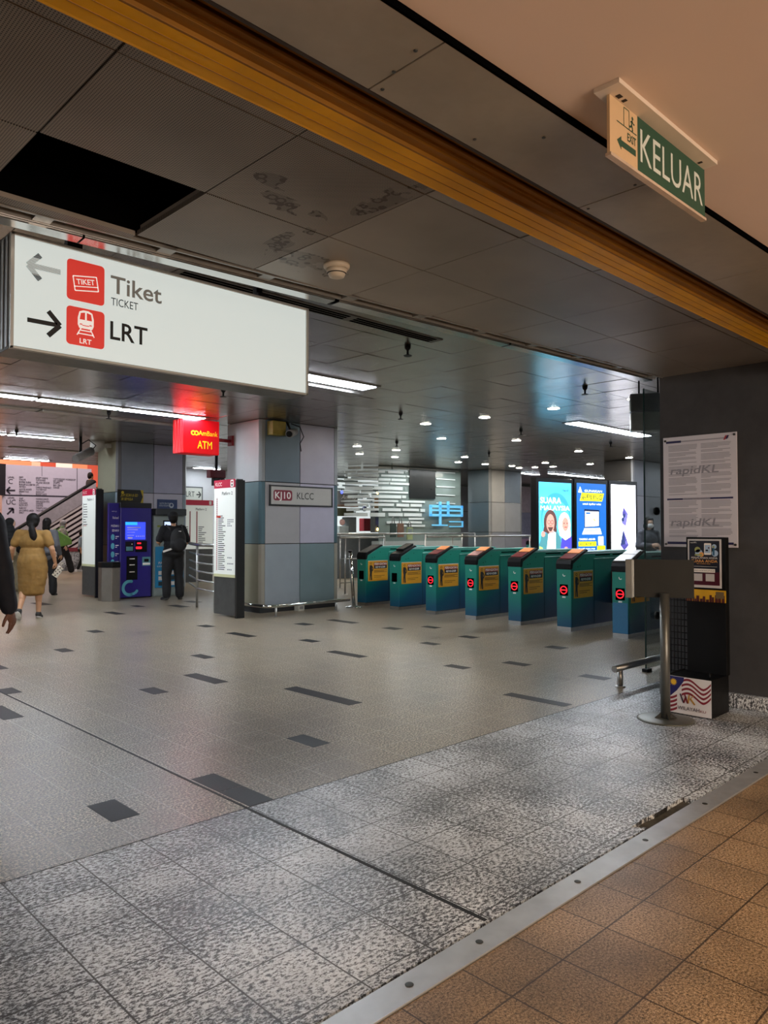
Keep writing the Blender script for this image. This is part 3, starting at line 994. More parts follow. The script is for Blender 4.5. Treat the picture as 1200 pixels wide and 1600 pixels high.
def band(pts, z0, z1):
    for keep, cut in ((lambda p: p[1] >= z0, z0), (lambda p: p[1] <= z1, z1)):
        out = []
        for i, p in enumerate(pts):
            n = pts[(i + 1) % len(pts)]
            if keep(p): out.append(p)
            if keep(p) != keep(n):
                f = (cut - p[1]) / (n[1] - p[1]); out.append((p[0] + (n[0] - p[0]) * f, cut))
        pts = out
        if len(pts) < 3: return []
    return pts


def bar(x0, y0, x1, y1, wd):
    L = hypot(x1 - x0, y1 - y0); nx, ny = -(y1 - y0) / L * wd / 2, (x1 - x0) / L * wd / 2
    return [(x0 + nx, y0 + ny), (x1 + nx, y1 + ny), (x1 - nx, y1 - ny), (x0 - nx, y0 - ny)]


# the peeling arrow: its film is broken up into thin lines
for bi, B in enumerate((bar(1.15, 2.517, 1.287, 2.517, .024), bar(1.146, 2.517, 1.198, 2.572, .024), bar(1.146, 2.517, 1.198, 2.462, .024))):
    for k in range(26):
        z0 = 2.455 + k * .0048
        P_ = band(B, z0, z0 + (.0040 if (k < 6 or k > 20) else .0026))
        if P_: q.poly(P_, 0 if (k < 5 or k > 20) else 1, 1 + bi * .4)
b.build('left_arrow', [INK, GLARE_WORN], face)

# ------------------------------------------------------------------ pillars
def tintmat(h): return M('panel_' + h.strip('#'), h, 0.38, 0.25, var=0.05, vs=3)
def pillar(x0, x1, y0, y1, label, cols, rows, front, left, trim, strip=.10):
    t = thing('pillar', label, 'pillar', ((x0 + x1) / 2, (y0 + y1) / 2, 0))
    b = MB(); b.box(x0 + .03, x1 - .03, y0 + .03, y1 - .03, 0.0, ZR + .05); b.build('core', M('pillar_joint_dark', '#1c1d1f', 0.7), t)
    zs = rows
    g = .006
    cx = [x0 + strip] + cols + [x1 - strip]
    for k, (za, zb) in enumerate(zip(zs, zs[1:])):
        for i, (a, c) in enumerate(zip(cx, cx[1:])):
            m = MB(); m.box(a + g, c - g, y0, y0 + .02, za + g, zb - g)
            m.build('cladding_panel', tintmat(front[k][i]), t, bevel=0.003)
        for a, c in ((x0, x0 + strip), (x1 - strip, x1)):
            m = MB(); m.prism([(a + (0 if a > x0 else .035), y0), (c - (.035 if a > x0 else 0), y0), (c, y0 + (.035 if a > x0 else 0.02)), (c, y0 + .04), (a, y0 + .04), (a, y0 + (.035 if a == x0 else .02))], za + g, zb - g, 'z')
            m.build('corner_trim', tintmat(trim[k]), t, bevel=0.002)
        m = MB(); m.box(x0, x0 + .02, y0 + .045, y1, za + g, zb - g); m.build('cladding_panel', tintmat(left[k]), t, bevel=0.003)
        m = MB(); m.box(x1 - .02, x1, y0 + .045, y1, za + g, zb - g); m.build('cladding_panel', tintmat(left[k]), t, bevel=0.003)
    return t


KX0, KX1, KY0, KY1 = 7.03, 8.72, 10.12, 11.1
pillar(KX0, KX1, KY0, KY1, 'grey panelled pillar carrying the KJ10 KLCC name plate', [7.85], [0.12, 1.13, 2.155, ZR],
       [['#96a0a8', '#75888e'], ['#a7a7aa', '#b4b2c5'], ['#62717c', '#a39fac']], ['#8b8876', '#5c7074', '#a9abac'], ['#98958a', '#4f6a74', '#8f9396'], .10)
pillar(6.70, 8.30, 14.72, 15.62, 'grey panelled pillar behind the purple ticket machine', [7.52], [0.12, 1.05, 2.14, ZR],
       [['#95959f', '#9c9aa8'], ['#b9b5c0', '#b6b3c1'], ['#838a97', '#a3a2b8']], ['#7a7b70', '#56686a', '#8f8d7a'], ['#8d8f92', '#8b98a2', '#77777c'], .10)
pillar(17.75, 19.4, 13.72, 14.55, 'far grey panelled pillar right of the slatted shop screen', [18.5], [0.12, 1.3, 2.2, ZR],
       [['#a2a4ab', '#999ba2'], ['#bcbab6', '#b2b3b5'], ['#c0bdb6', '#8a96a1']], ['#5c6569', '#515a5e', '#555c5f'], ['#999896', '#9a9997', '#9b9a97'], .10)
pillar(17.9, 19.5, 9.25, 10.05, 'grey panelled pillar behind the advert boxes, by the masked woman', [18.6], [0.12, 1.3, 2.25, ZR],
       [['#a4a5ae', '#a8aab3'], ['#a9aab4', '#aaabb4'], ['#9499a5', '#a4a5ae']], ['#6b6b6e', '#68686a', '#5f5e5e'], ['#b8bac4', '#b8bac4', '#acaeb6'], .10)

# KLCC name plate
ky = KY0 - .004
t = thing('station_name_plate', 'grey plate reading KJ10 KLCC on the pillar', 'name plate', (7.87, KY0, 1.94))
x0, z0 = Py(420, 790, ky).x, 1.765
x1, z1 = Py(518, 760, ky).x, 2.105
b = MB(); b.box(x0 + .015, x1 - .015, ky - .025, ky, z0 + .015, z1 - .015); kpl = b.build('plate', M('plate_silver', '#b4b4b2', 0.45, 0.1, var=0.03), t)
b = MB()
for a in ((x0, x1, z0, z0 + .022), (x0, x1, z1 - .022, z1), (x0, x0 + .022, z0, z1), (x1 - .022, x1, z0, z1)): b.box(a[0], a[1], ky - .04, ky, a[2], a[3])
b.build('frame', M('plate_frame_dark', '#3b3e41', 0.35, 0.6), t, bevel=0.006)
b = MB(); q = frontY(b, (x0, ky - .025, z0), 0.001)
q.rrect(.075, .085, .46, .26, .04, 0, 1)
q.text('KJ10', .105, .118, .112, 1, 2, w=.325, bold=True)
q.text('KLCC', .56, .118, .112, 2, 2, w=.36)
b.build('lettering', [M('maroon_print', '#7e2338', 0.5, var=0), M('white_ink', '#e9e7e4', 0.5, var=0), INK], kpl)

# low bumper rail round the pillar
t = thing('bumper_rail', 'low chrome bumper rail around the foot of the name plate pillar', 'bumper rail', (7.6, 9.6, 0))
b = MB(); b.tube([(6.78, 11.0, .17), (6.78, 9.66, .17), (6.82, 9.58, .17), (6.9, 9.56, .17), (8.5, 9.58, .17)], .028, 12); b.build('rail', STEELM, t)
for x, y in ((6.95, 9.56), (8.2, 9.58), (6.78, 10.6)):
    b = MB(); b.cone((x, y, .006), (x, y, .15), .018, n=12); b.lathe([(.045, 0), (.045, .006)], (x, y, .0), 16); b.build('post', STEEL, t)
t = thing('floor_junction_box', 'small pale socket box at the black foot of the name plate pillar', 'socket box', (7.75, 10.0, 0))
b = MB(); b.box(7.72, 7.84, 9.98, 10.1, 0.0, .11, 0); b.box(7.74, 7.82, 9.976, 9.981, .03, .08, 1); b.build('box', [M('socket_cream', '#a9a79a', 0.5), GREYP], t, bevel=0.004)

# cameras on the pillars
t = thing('security_camera', 'bullet security camera on a yellow box on the name plate pillar', 'security camera', (7.55, KY0, 3.0))
a = Py(433, 668, KY0 - .1); 
b = MB(); b.box(a.x - .13, a.x + .14, KY0 - .16, KY0, a.z - .13, min(a.z + .14, 3.15)); b.build('junction_box', M('box_ochre', '#8a7a35', 0.5), t, bevel=0.01)
c = Py(447, 677, KY0 - .25)
b = MB(); b.cone((c.x + .28, KY0 - .12, c.z + .06), (c.x, KY0 - .34, c.z - .02), .06, .065, 18); cb = b.build('camera_body', M('camera_grey', '#8b8b8c', 0.4), t)
b = MB(); b.cone((c.x, KY0 - .34, c.z - .02), (c.x - .015, KY0 - .352, c.z - .024), .05, .05, 18); b.build('lens', BLACK, cb)
b = MB(); b.tube([(c.x + .12, KY0 - .22, c.z + .05), (c.x + .1, KY0 - .14, c.z + .2), (c.x + .16, KY0 - .1, min(c.z + .3, 3.15))], .018, 8); b.build('bracket', BLACK, t)
b = MB(); b.tube([(c.x + .16, KY0 - .18, c.z + .18), (c.x + .4, KY0 - .1, c.z + .16), (c.x + .5, KY0 - .08, c.z), (c.x + .42, KY0 - .08, c.z - .12), (c.x + .46, KY0 - .06, c.z - .25)], .008, 6)
b.build('cable', BLACK, t)
t = thing('dome_camera', 'grey dome camera on the left top corner of the left pillar', 'security camera', (6.62, 14.9, 3.05))
a = Py(152, 700, 15.0)
b = MB(); b.lathe([(.05, -.16), (.12, -.11), (.14, -.05), (.14, .1)], (a.x, 15.0, a.z + .08), 20); b.build('dome', M('camera_pale', '#a3a29c', 0.35), t)
b = MB(); b.box(a.x, 6.72, 14.96, 15.04, a.z + .02, a.z + .1); b.build('bracket', M('camera_pale', '#a3a29c'), t)
t = thing('bullet_camera', 'pale bullet camera hanging from the ceiling left of the left pillar', 'security camera', (6.0, 14.5, ZR))
a, c = Py(118, 717, 14.3), Py(142, 705, 14.6)
b = MB(); b.cone(a, c, .075, .085, 16); b.build('camera_body', M('camera_grey', '#8b8b8c'), t)
b = MB(); d = Py(126, 690, 14.5); b.tube([(d.x, d.y, ZR), (d.x, d.y, d.z - .25), (c.x, c.y, c.z)], .03, 8); b.build('bracket', BLACK, t)
b = MB(); b.tube([c, (c.x + .1, c.y, c.z + .12), (c.x - .05, c.y, c.z + .22), (c.x - .2, c.y, c.z + .12)], .012, 6); b.build('cable', BLACK, t)

# red AmBank ATM sign
t = thing('bank_sign', 'red lit AmBank ATM box sign on an arm from the pillar', 'bank sign', (6.4, 10.85, 2.9))
ay = 10.80
P0, P1 = Py(285.5, 707, ay), Py(343, 659, ay)
REDL = M('red_lit_box', '#d8101a', 0.25, emit=0.42, ecol='#e01018', var=0)
REDS = M('red_side', '#b3141c', 0.3, emit=0.25, ecol='#c01018', var=0)
YLT = M('yellow_lit_print', '#ffcf20', 0.4, emit=0.6, ecol='#ffc814', var=0)
b = MB(); b.box(P0.x, P1.x, ay, ay + .03, P0.z, P1.z); rf = b.build('lit_face', REDL, t, bevel=.012)
b = MB(); b.box(P0.x + .006, P1.x - .006, ay + .028, ay + .34, P0.z + .006, P1.z - .006, 0)
for k in range(3): b.box(P0.x, P1.x, ay + .07 + k * .09, ay + .085 + k * .09, P0.z, P1.z, 0)
b.build('case', REDS, t, bevel=.008)
b = MB(); q = frontY(b, (P0.x, ay, P0.z), .001)
W_, H_ = P1.x - P0.x, P1.z - P0.z
q.ring(.185, .335, .022, .04, 0); q.ring(.245, .335, .022, .04, 0)
q.text('AmBank', .285, .305, .078, 0, 1, w=W_ - .32)
q.text('ATM', W_ / 2 + .06, .09, .125, 0, 1, align='c', bold=True, w=.27)
b.build('lettering', YLT, rf)
b = MB(); b.tube([(P1.x - .02, ay + .17, 2.88), (KX0 - .02, ay + .17, 2.88)], .03, 10); b.box(KX0 - .035, KX0, ay + .10, ay + .24, 2.80, 2.97)
b.build('arm', M('arm_dark_red', '#7a1420', 0.4), t)
# ------------------------------------------------------------------ fare gates
def m_gate():
    """green cabinet film running over into blue along a slanting edge"""
    m, t = base('green_blue_cabinet_film')
    co = t.coord(); x, y, z = t.sep(co)
    s = t.math('ADD', t.math('MULTIPLY', z, -1.3), t.math('MULTIPLY', x, 0.55))
    s = t.math('ADD', s, t.math('MULTIPLY', t.noise(co, 1.2, 1.0), 0.35))
    c = t.ramp(t.math('ADD', t.math('MULTIPLY', s, 0.5), 0.62), [(0.30, lin('#1f8a78')), (0.45, lin('#1a7a70')), (0.62, lin('#14506a')), (0.9, lin('#122f58'))])
    t.link(c, t.p.inputs['Base Color'])
    t.p.inputs['Roughness'].default_value = 0.32
    return m


def m_hatch():
    m, t = base('blue_hatched_film')
    co = t.coord(); x, y, z = t.sep(co)
    k = t.math('LESS_THAN', t.math('FRACT', t.math('MULTIPLY', t.math('ADD', y, z), 55)), 0.35)
    t.link(t.mix(k, lin('#1b5f8a'), lin('#4f8fae')), t.p.inputs['Base Color'])
    t.p.inputs['Roughness'].default_value = 0.35
    return m


GATE = m_gate()
GTEAL = M('teal_gate_top', '#43a094', 0.3, var=0.05)
STK = M('amber_sticker', '#d99a1e', 0.45, var=0.03)
STKB = M('sticker_black', '#1b1310', 0.5, var=0)
STKR = M('sticker_red_edge', '#9c2a22', 0.5, var=0)
STKW = M('sticker_white', '#efe9e2', 0.5, var=0)
STKN = M('sticker_brown_print', '#6b430c', 0.5, var=0)
NOENT = M('red_status_ring', '#ff2a3a', 0.4, emit=1.1, ecol='#ff2030', var=0)
OLED = M('orange_reader_display', '#e9965e', 0.4, emit=0.45, ecol='#f09050', var=0)
RLED = M('red_reader_pad', '#8a3238', 0.3, var=0.05)
WLED = M('white_reader_pad', '#d9d2d2', 0.25, var=0.02)
GL = 1.9
V_ = Vector


def make_gate(label, ring=True, pad='red', hatch=False, flap=False, loc=(0, 0, 0)):
    t = thing('fare_gate', label, 'fare gate', (0, 0, 0), 0, 'fare gates in the row')
    w = .115
    b = MB()
    prof = [(0, .05), (0, .825), (.02, .89), (.33, 1.045), (GL - .33, 1.045), (GL - .02, .89), (GL, .825), (GL, .05)]
    b.prism(prof, -w, w, 'y', 0)
    cb = b.build('cabinet', GATE, t, bevel=.012)
    if hatch:
        b = MB(); b.box(-.0035, .001, -w + .012, w - .012, .06, .44); b.build('hatched_panel', m_hatch(), cb)
    b = MB()
    b.prism([(.30, 1.04), (.36, 1.068), (GL - .36, 1.068), (GL - .30, 1.04)], -w - .004, w + .004, 'y', 0)
    b.build('top_cover', GTEAL, t, bevel=.012)
    for xf in (0,):
        b = MB()
        b.prism([(-.012, .828), (-.012, .90), (.012, .955), (.40, 1.098), (.44, 1.07), (.33, 1.035), (.05, .905), (.03, .828)], -w - .006, w + .006, 'y', 0)
        ec = b.build('end_cap', BLACK, t, bevel=.012)
    sl = lambda a: (.012 + .388 * a, .957 + .143 * a)
    def pad_(a0, a1, y0, y1, mat, name, h=.008):
        (xa, za), (xb, zb) = sl(a0), sl(a1)
        m = MB(); m.prism([(xa, za), (xb, zb), (xb - .003, zb + h), (xa - .003, za + h)], y0, y1, 'y', 0)
        m.build(name, mat, ec, bevel=.002)
    if pad == 'red':
        pad_(.08, .50, -w + .02, w - .02, RLED, 'card_reader'); pad_(.58, .92, -w + .025, w - .025, OLED, 'display')
    elif pad == 'white':
        pad_(.05, .55, -w + .01, w - .01, WLED, 'card_reader'); pad_(.6, .95, -w + .02, w - .02, WLED, 'display')
    elif pad == 'black':
        pad_(.3, .95, -w + .03, w - .03, BLACK, 'card_reader', .035)
    # front: moon badge, status lamp, small white tag
    b = MB(); b.box(-.006, .001, -.062, .062, .475, .625); sw_ = b.build('status_window', BLACKM, t, bevel=.003)
    b = MB(); q = frontX(b, (-.006, 0, 0), .001)
    if ring:
        q.ring(0, .55, .042, .056, 0, 1); q.rect(-.043, .543, .043, .557, 0, 1)
        b.build('status_ring', NOENT, sw_)
    b = MB(); q = frontX(b, (-.001, 0, 0), .001); q.rect(-.026, .444, .026, .464, 0, 1)
    b.build('white_tag', STKW, cb); b = MB(); q = frontX(b, (-.001, 0, 0), .001)
    q.ring(0.005, .755, .013, .024, 0, 1, 150, 330, 12)
    b.build('moon_badge', STKW, cb)
    # side sticker
    for sd in (-1,):
        b = MB(); q = frontY(b, (0, -w - .0008, 0), .0008)
        q.o = q.o + V_((.055 - .055 * 1.5, 0, .80 - .80 * 1.17)); q.x = q.x * 1.5; q.y = q.y * 1.17
        q.rect(.055, .49, .385, .80, 0, 1)
        q.rect(.055, .797, .385, .806, 3, 1)
        q.rrect(.150, .715, .372, .775, .008, 2, 2); q.rrect(.153, .678, .369, .728, .008, 1, 3)
        q.text('PERINGATAN', .157, .737, .030, 3, 4, bold=True, w=.208, slant=.15)
        q.text('REMINDER', .176, .690, .026, 3, 4, bold=True, w=.168, slant=.15)
        for k in range(3): q.rect(.150, .648 - k * .014, .372 - (k % 2) * .05, .655 - k * .014, 4, 2)
        for k in range(2): q.rect(.150, .565 - k * .022, .33 - k * .05, .572 - k * .022, 4, 2)
        q.circ(.103, .762, .017, 4, 2, 14); q.circ(.103, .762, .010, 0, 3, 12)
        q.poly([(.082, .735), (.12, .735), (.125, .66), (.118, .60), (.122, .505), (.100, .505), (.098, .58), (.088, .505), (.078, .51), (.085, .62), (.078, .68)], 1, 2)
        q.line([(.12, .72), (.14, .68), (.128, .645)], .012, 1, 2)
        b.build('warning_sticker', [STK, STKB, STKR, STKW, STKN], cb)
    # slots and rail on the side, kick plate and foot
    b = MB()
    for x0, x1 in ((.62, 1.02), (1.10, 1.5)): b.box(x0, x1, -w - .003, -w + .001, 1.0, 1.016)
    b.build('side_slot', BLACKM, cb)
    b = MB(); b.box(.58, 1.6, -w - .010, -w, .952, .966); b.build('side_rail', M('pale_teal_rail', '#7fb9ae', 0.3, 0.3), t, bevel=.003)
    b = MB()
    for bx_, bz in ((.16, .86), (.22, .87), (.36, .96)): b.cone((bx_, -w - .004, bz), (bx_, -w, bz), .006, n=8)
    b.build('screws', BLACK, cb)
    b = MB(); b.box(.58, .586, -w - .003, -w + .001, .06, .94); b.build('panel_joint', M('deep_teal_joint', '#0d3238', 0.5), cb)
    b = MB(); b.box(-.004, GL, -w + .01, w - .01, 0.0, .055); b.build('foot_plate', STEEL, t)
    if flap:
        b = MB(); b.prism([(-w - .26, .34), (-w - .26, .72), (-w - .20, .77), (-w, .77), (-w, .31), (-w - .2, .31)], 1.05, 1.08, 'x', 0)
        q = frontX(b, (1.05, -w - .09, 0), .001); q.ring(0, .645, .055, .072, 1, 1); q.line([(-.042, .603), (.042, .687)], .016, 1, 1)
        b.build('red_flap', [M('red_flap_paint', '#a41f26', 0.4), STKW], t, bevel=.006)
    t.location = loc
    return t


def gx(y): return 8.70 + 0.080 * (y - 4.7)
# y of each gate found from where its front left edge stands in the photo
gy = []
for px in (956.5, 870, 794, 726.5, 665, 609, 558):
    lo, hi = 3.0, 12.0
    for _ in range(50):
        y = (lo + hi) / 2
        d = Vector((gx(y), y + .115, 0)) - Vector((0, 0, EYE))
        sx = 600 + FPX * d.dot(_R) / d.dot(_F)
        if sx > px: lo = y
        else: hi = y
    gy.append(y)
GN = [('teal fare gate nearest the right wall, with a white reader pad and hatched front', dict(pad='white', hatch=True)),
      ('teal fare gate with the red flap, second from the right wall', dict(flap=True)),
      ('teal fare gate third from the right wall, red ring lit', {}),
      ('middle teal fare gate of the seven, red ring lit', {}),
      ('teal fare gate fifth from the right wall, the leftmost one with a red ring lit', {}),
      ('teal fare gate with a black reader hump and dark status window, next to the last', dict(ring=False, pad='black')),
      ('teal fare gate at the left end of the row, beside the chrome post', dict(ring=False, pad='none'))]
proto = None
for (lb, kw), y in zip(GN, gy):
    if not kw and proto:
        copy_tree(proto, (gx(y), y, 0), label=lb)
    else:
        g = make_gate(lb, loc=(gx(y), y, 0), **kw)
        if not kw: proto = g
# gates of the other row, far behind
for i, (px, lb) in enumerate(((826, 'far small teal gate seen left of the advert boxes'),)):
    p = Pd(px, 838, 27.5)
    g_ = copy_tree(proto, (p.x, p.y, 0), label=lb); del g_['group']

# ------------------------------------------------------------------ rails around the gate hall
def rail_run(name, label, pts, ztop, zmid=(), post=(), r=.022, mat=None):
    mat = mat or STEEL
    t = thing(name, label, 'railing', (pts[0][0], pts[0][1], 0))
    b = MB(); b.tube([(x, y, ztop) for x, y in pts], r, 10); b.build('handrail', mat, t)
    for z in zmid:
        b = MB(); b.tube([(x, y, z) for x, y in pts], r * .55, 8); b.build('bar', mat, t)
    for x, y in post:
        b = MB(); b.cone((x, y, 0), (x, y, ztop - .01), r * .8, n=10); b.lathe([(.05, 0), (.05, .008)], (x, y, 0), 14); b.build('post', mat, t)
    return t


a, c = Py(529, 837, 13.3), Py(742, 834, 13.3)
rail_run('guard_rail', 'long steel guard rail in front of the slatted shop screen', [(a.x - 1, 13.3), (c.x, 13.3)], 1.27, (), [(a.x + .05, 13.3), (a.x + 1.5, 13.3), (a.x + 3.0, 13.3), (a.x + 4.5, 13.3), (c.x, 13.3)])
a, c = Py(667, 846, 11.6), Py(838, 841, 11.6)
rail_run('guard_rail', 'steel guard rail just behind the middle fare gates', [(a.x, 11.6), (c.x, 11.6)], 1.21, (), [(a.x + .9, 11.6), (a.x + 2.4, 11.6), (c.x - .3, 11.6)])
a, c = Py(531, 845, 11.9), Py(601, 842, 11.9)
rail_run('guard_rail', 'steel railing between the name plate pillar and the first fare gate', [(a.x, 11.9), (c.x, 11.9)], 1.2, (.75, .25), [(a.x + .15, 11.9), (a.x + .55, 11.9), (c.x, 11.9)])
# chrome post on a round foot
p = Pz(553, 949)
t = thing('barrier_post', 'slim chrome post on a round foot left of the fare gates', 'barrier post', (p.x, p.y, 0))
b = MB(); b.lathe([(.15, 0), (.15, .012), (.05, .03)], (p.x, p.y, 0), 24); b.build('foot', STEELM, t)
b = MB(); b.cone((p.x + .0, p.y, .02), (p.x - .07, p.y + .02, .98), .032, n=14); b.build('pole', STEELM, t)
b = MB(); b.cone((p.x - .07, p.y + .02, .975), (p.x - .072, p.y + .02, 1.0), .036, n=14); b.build('cap', BLACK, t)
# crowd railing behind the platform pylon
q0 = Pd(300, 900, 13.6)
t = thing('crowd_railing', 'steel crowd railing with six bars behind the right platform pylon', 'railing', (q0.x, q0.y, 0))
xs_ = [Pd(296, 900, 14.6), Pd(308, 900, 13.2), Pd(336, 900, 12.4)]
for i, p in enumerate(xs_[1:]):
    b = MB(); b.cone((p.x, p.y, 0), (p.x, p.y, 1.12), .022, n=10); b.build('post', STEEL, t)
for z in (.33, .48, .63, .78, .93, 1.10):
    b = MB(); b.tube([(p.x, p.y, z) for p in xs_], .016 if z < 1 else .03, 8); b.build('bar', STEEL, t)

# ------------------------------------------------------------------ platform pylons
PWH = M('pylon_lit_face', '#dfe2dc', 0.35, emit=0.22, ecol='#e4e8e2', var=0)
PRED = M('pylon_crimson', '#b3143a', 0.4, emit=0.10, ecol='#b3143a', var=0)
PGR = M('pylon_dark_grey', '#4b4c4c', 0.45, 0.2)
PLINE = M('route_line_red', '#a03a44', 0.5, var=0)
PCR = M('pylon_cream_band', '#cfd0a4', 0.4, var=0)


def pylon(label, x, y0, y1, zt, full):
    t = thing('platform_pylon', label, 'pylon sign', (x, (y0 + y1) / 2, 0), 0, 'platform pylons')
    b = MB(); b.box(x, x + .12, y0 + .012, y1, .03, zt); b.build('body', PGR, t, bevel=.004)
    b = MB(); b.box(x - .02, x + .13, y0 - .03, y0 + .012, .0, zt - .02); b.build('edge_post', M('pylon_edge_black', '#191a1b', 0.4), t, bevel=.004)
    b = MB(); b.box(x - .012, x, y0 + .02, y1 - .005, .62, zt); pf = b.build('lit_face', PWH, t)
    wy = y1 - y0 - .025
    b = MB(); q = frontX(b, (x - .012, y1 - .005, 0), .001)
    q.rect(0, zt - .13, wy, zt, 0, 1)
    q.text('KLCC', .04, zt - .095, .055, 1, 2, bold=True, w=.19)
    q.rrect(wy - .14, zt - .12, wy - .05, zt - .01, .02, 1, 2); q.rect(wy - .12, zt - .055, wy - .07, zt - .03, 0, 3); q.circ(wy - .095, zt - .09, .018, 2, 3, 12)
    b.build('header', [PRED, STKW, INK], pf)
    b = MB(); q = frontX(b, (x - .012, y1 - .005, 0), .001)
    q.text('Platform 2' if full else 'Platform 1', wy * .62, zt - .24, .05, 0, 1, bold=True, align='c', w=.30)
    rr = random.Random(3 if full else 5)
    if full:
        q.rect(.075, .72, .10, zt - .28, 1, 1)
        n = 37
        for k in range(n):
            z = zt - .29 - k * (zt - .29 - .74) / (n - 1)
            q.circ(.088, z, .009, 2, 2, 8)
            if k >= 9:
                wv = .10 + rr.random() * .12
                q.rect(.125, z - .006, .125 + wv, z + .006, 0, 1)
                if k in (11, 12, 13, 14, 30, 33, 36):
                    for j in range(rr.randint(2, 4)): q.rect(wy - .22 + j * .045, z - .009, wy - .19 + j * .045, z + .009, 3, 1)
        q.rrect(.07, zt - .29 - 9 * .0325 - .012, .20, zt - .29 - 9 * .0325 + .016, .01, 4, 3)
    else:
        q.rect(.05, .72, .06, zt - .28, 0, 1)
        for k in range(9):
            z = zt - .31 - k * .052
            q.rect(.065, z - .007, .17 + rr.random() * .1, z + .007, 0, 1)
        q.rect(.04, zt - .31 - 8 * .052 - .03, .22, zt - .31 - 8 * .052 - .02, 4, 1)
    q.rect(0, .62, wy, .665, 5, 1)
    b.build('route_list', [INK, PLINE, STKW, M('interchange_grey', '#777d84', 0.5, var=0), NOENT if False else M('station_mark_red', '#c8402f', 0.5, var=0), PCR], pf)
    return t


pylon('white Platform 2 pylon with a long station list by the name plate pillar', 6.40, 9.83, 10.47, 2.15, True)
pylon('white Platform 1 pylon with a short station list beside the steel bin', 6.33, 14.80, 15.48, 2.20, False)

# ------------------------------------------------------------------ ticket machine, bin, cash machine, notices
TVM = M('purple_machine_film', '#2a2178', 0.35, var=0.08, vs=2)
TVMD = M('purple_machine_dark', '#15123c', 0.4)
CY = M('cyan_print', '#5fb0c4', 0.45, var=0)
MY = 14.16
a, c = Py(187.5, 900, MY), Py(236, 900, MY)
X0, X1 = a.x, c.x
t = thing('ticket_machine', 'purple ticket machine with a blue screen in front of the left pillar', 'ticket machine', ((X0 + X1) / 2, MY, 0))
b = MB(); b.box(X0, X1, MY, MY + .50, .02, 1.90); tc = b.build('cabinet', TVM, t, bevel=.012)
b = MB(); b.box(X0 - .003, X1, MY - .006, MY + .3, 1.80, 1.905); b.build('top_hood', M('machine_black', '#121118', 0.4), t, bevel=.006)
xl = Py(168, 860, MY + .1).x
b = MB(); b.box(xl, X0 - .004, MY + .06, MY + .12, .72, 1.89, 0); sb = b.build('side_board', TVM, t, bevel=.004)
b = MB(); q = frontY(b, (xl, MY + .06, 0), .001)
q.text('touch n go', .06, 1.72, .022, 1, 1, w=.1); q.text('Reload', .08, 1.58, .05, 1, 1, w=.12); q.text('MUDAH &', .05, 1.42, .045, 1, 1, bold=True, w=.17); q.text('SENANG', .07, 1.33, .045, 1, 1, bold=True, w=.16)
b.build('side_lettering', [CY, STKW], sb)
for k, z in enumerate((1.17, .995, .83, .675 + .0)):
    b = MB(); q = frontY(b, (xl, MY + .06, 0), .001); q.circ(.085, z + .05, .038, 0, 1, 18, .06); q.rect(.14, z + .055, .25, z + .07, 1, 1); q.rect(.14, z + .02, .17, z + .035, 1, 1); b.build('side_icon', [CY, STKW], sb)
SCRB = M('blue_screen', '#3b49e0', 0.3, emit=1.2, ecol='#3346e8', var=0)
b = MB(); q = frontY(b, (X0, MY - .002, 0), .001); wv = X1 - X0
q.rect(.10, 1.17, wv - .13, 1.52, 0, 1)
q.rect(.10, 1.46, .35, 1.52, 2, 2); q.rect(.14, 1.40, .42, 1.42, 1, 2); q.rect(.14, 1.36, .36, 1.375, 1, 2); q.rect(.14, 1.31, .30, 1.32, 1, 2); q.rect(.14, 1.25, .28, 1.26, 1, 2)
for k in range(5): q.rect(.32 + k * .04, 1.225, .34 + k * .04, 1.25, 1, 2)
q.rect(.15, 1.19, .25, 1.22, 1, 2)
b.build('screen', [SCRB, STKW, M('screen_cyan', '#38a8f0', 0.3, emit=1.2, ecol='#2fa0f0', var=0)], tc)
b = MB(); q = frontY(b, (X0, MY - .001, 0), .002)
q.rect(.10, .93, .28, 1.13, 0, 1); q.rect(.12, .95, .26, 1.03, 1, 2); q.circ(.24, 1.08, .012, 2, 2, 10)
q.rect(.31, .92, .56, 1.14, 3, 1); q.rect(.35, 1.08, .43, 1.11, 4, 2); q.rrect(.32, .98, .45, 1.03, .02, 4, 2)
q.rect(.13, .37, .36, .84, 3, 1)
for z in (.78, .66, .52): q.rect(.19, z, .30, z + .015, 2, 2)
q.rect(.46, .64, .64, .82, 1, 1); q.rect(.50, .72, .60, .78, 3, 2); q.rect(.47, .66, .63, .70, 2, 2)
b.build('payment_panel', [M('panel_black', '#101018', 0.35), M('coin_plate_teal', '#5a8f98', 0.4), STKW, BLACK, NOENT], tc)
b = MB(); q = frontY(b, (X0, MY - .001, 0), .001)
q.ring(.20, .21, .105, .165, 0, 1, 75, 285, 24); q.circ(.20 + .135 * cos(RD(75)), .21 + .135 * sin(RD(75)), .03, 0, 1, 14); q.circ(.20 + .135 * cos(RD(285)), .21 + .135 * sin(RD(285)), .03, 0, 1, 14)
q.line([(.235, .085), (.31, .10), (.355, .145)], .055, 0, 1); q.circ(.352, .145, .028, 0, 1, 14)
b.build('curved_logo', CY, tc)

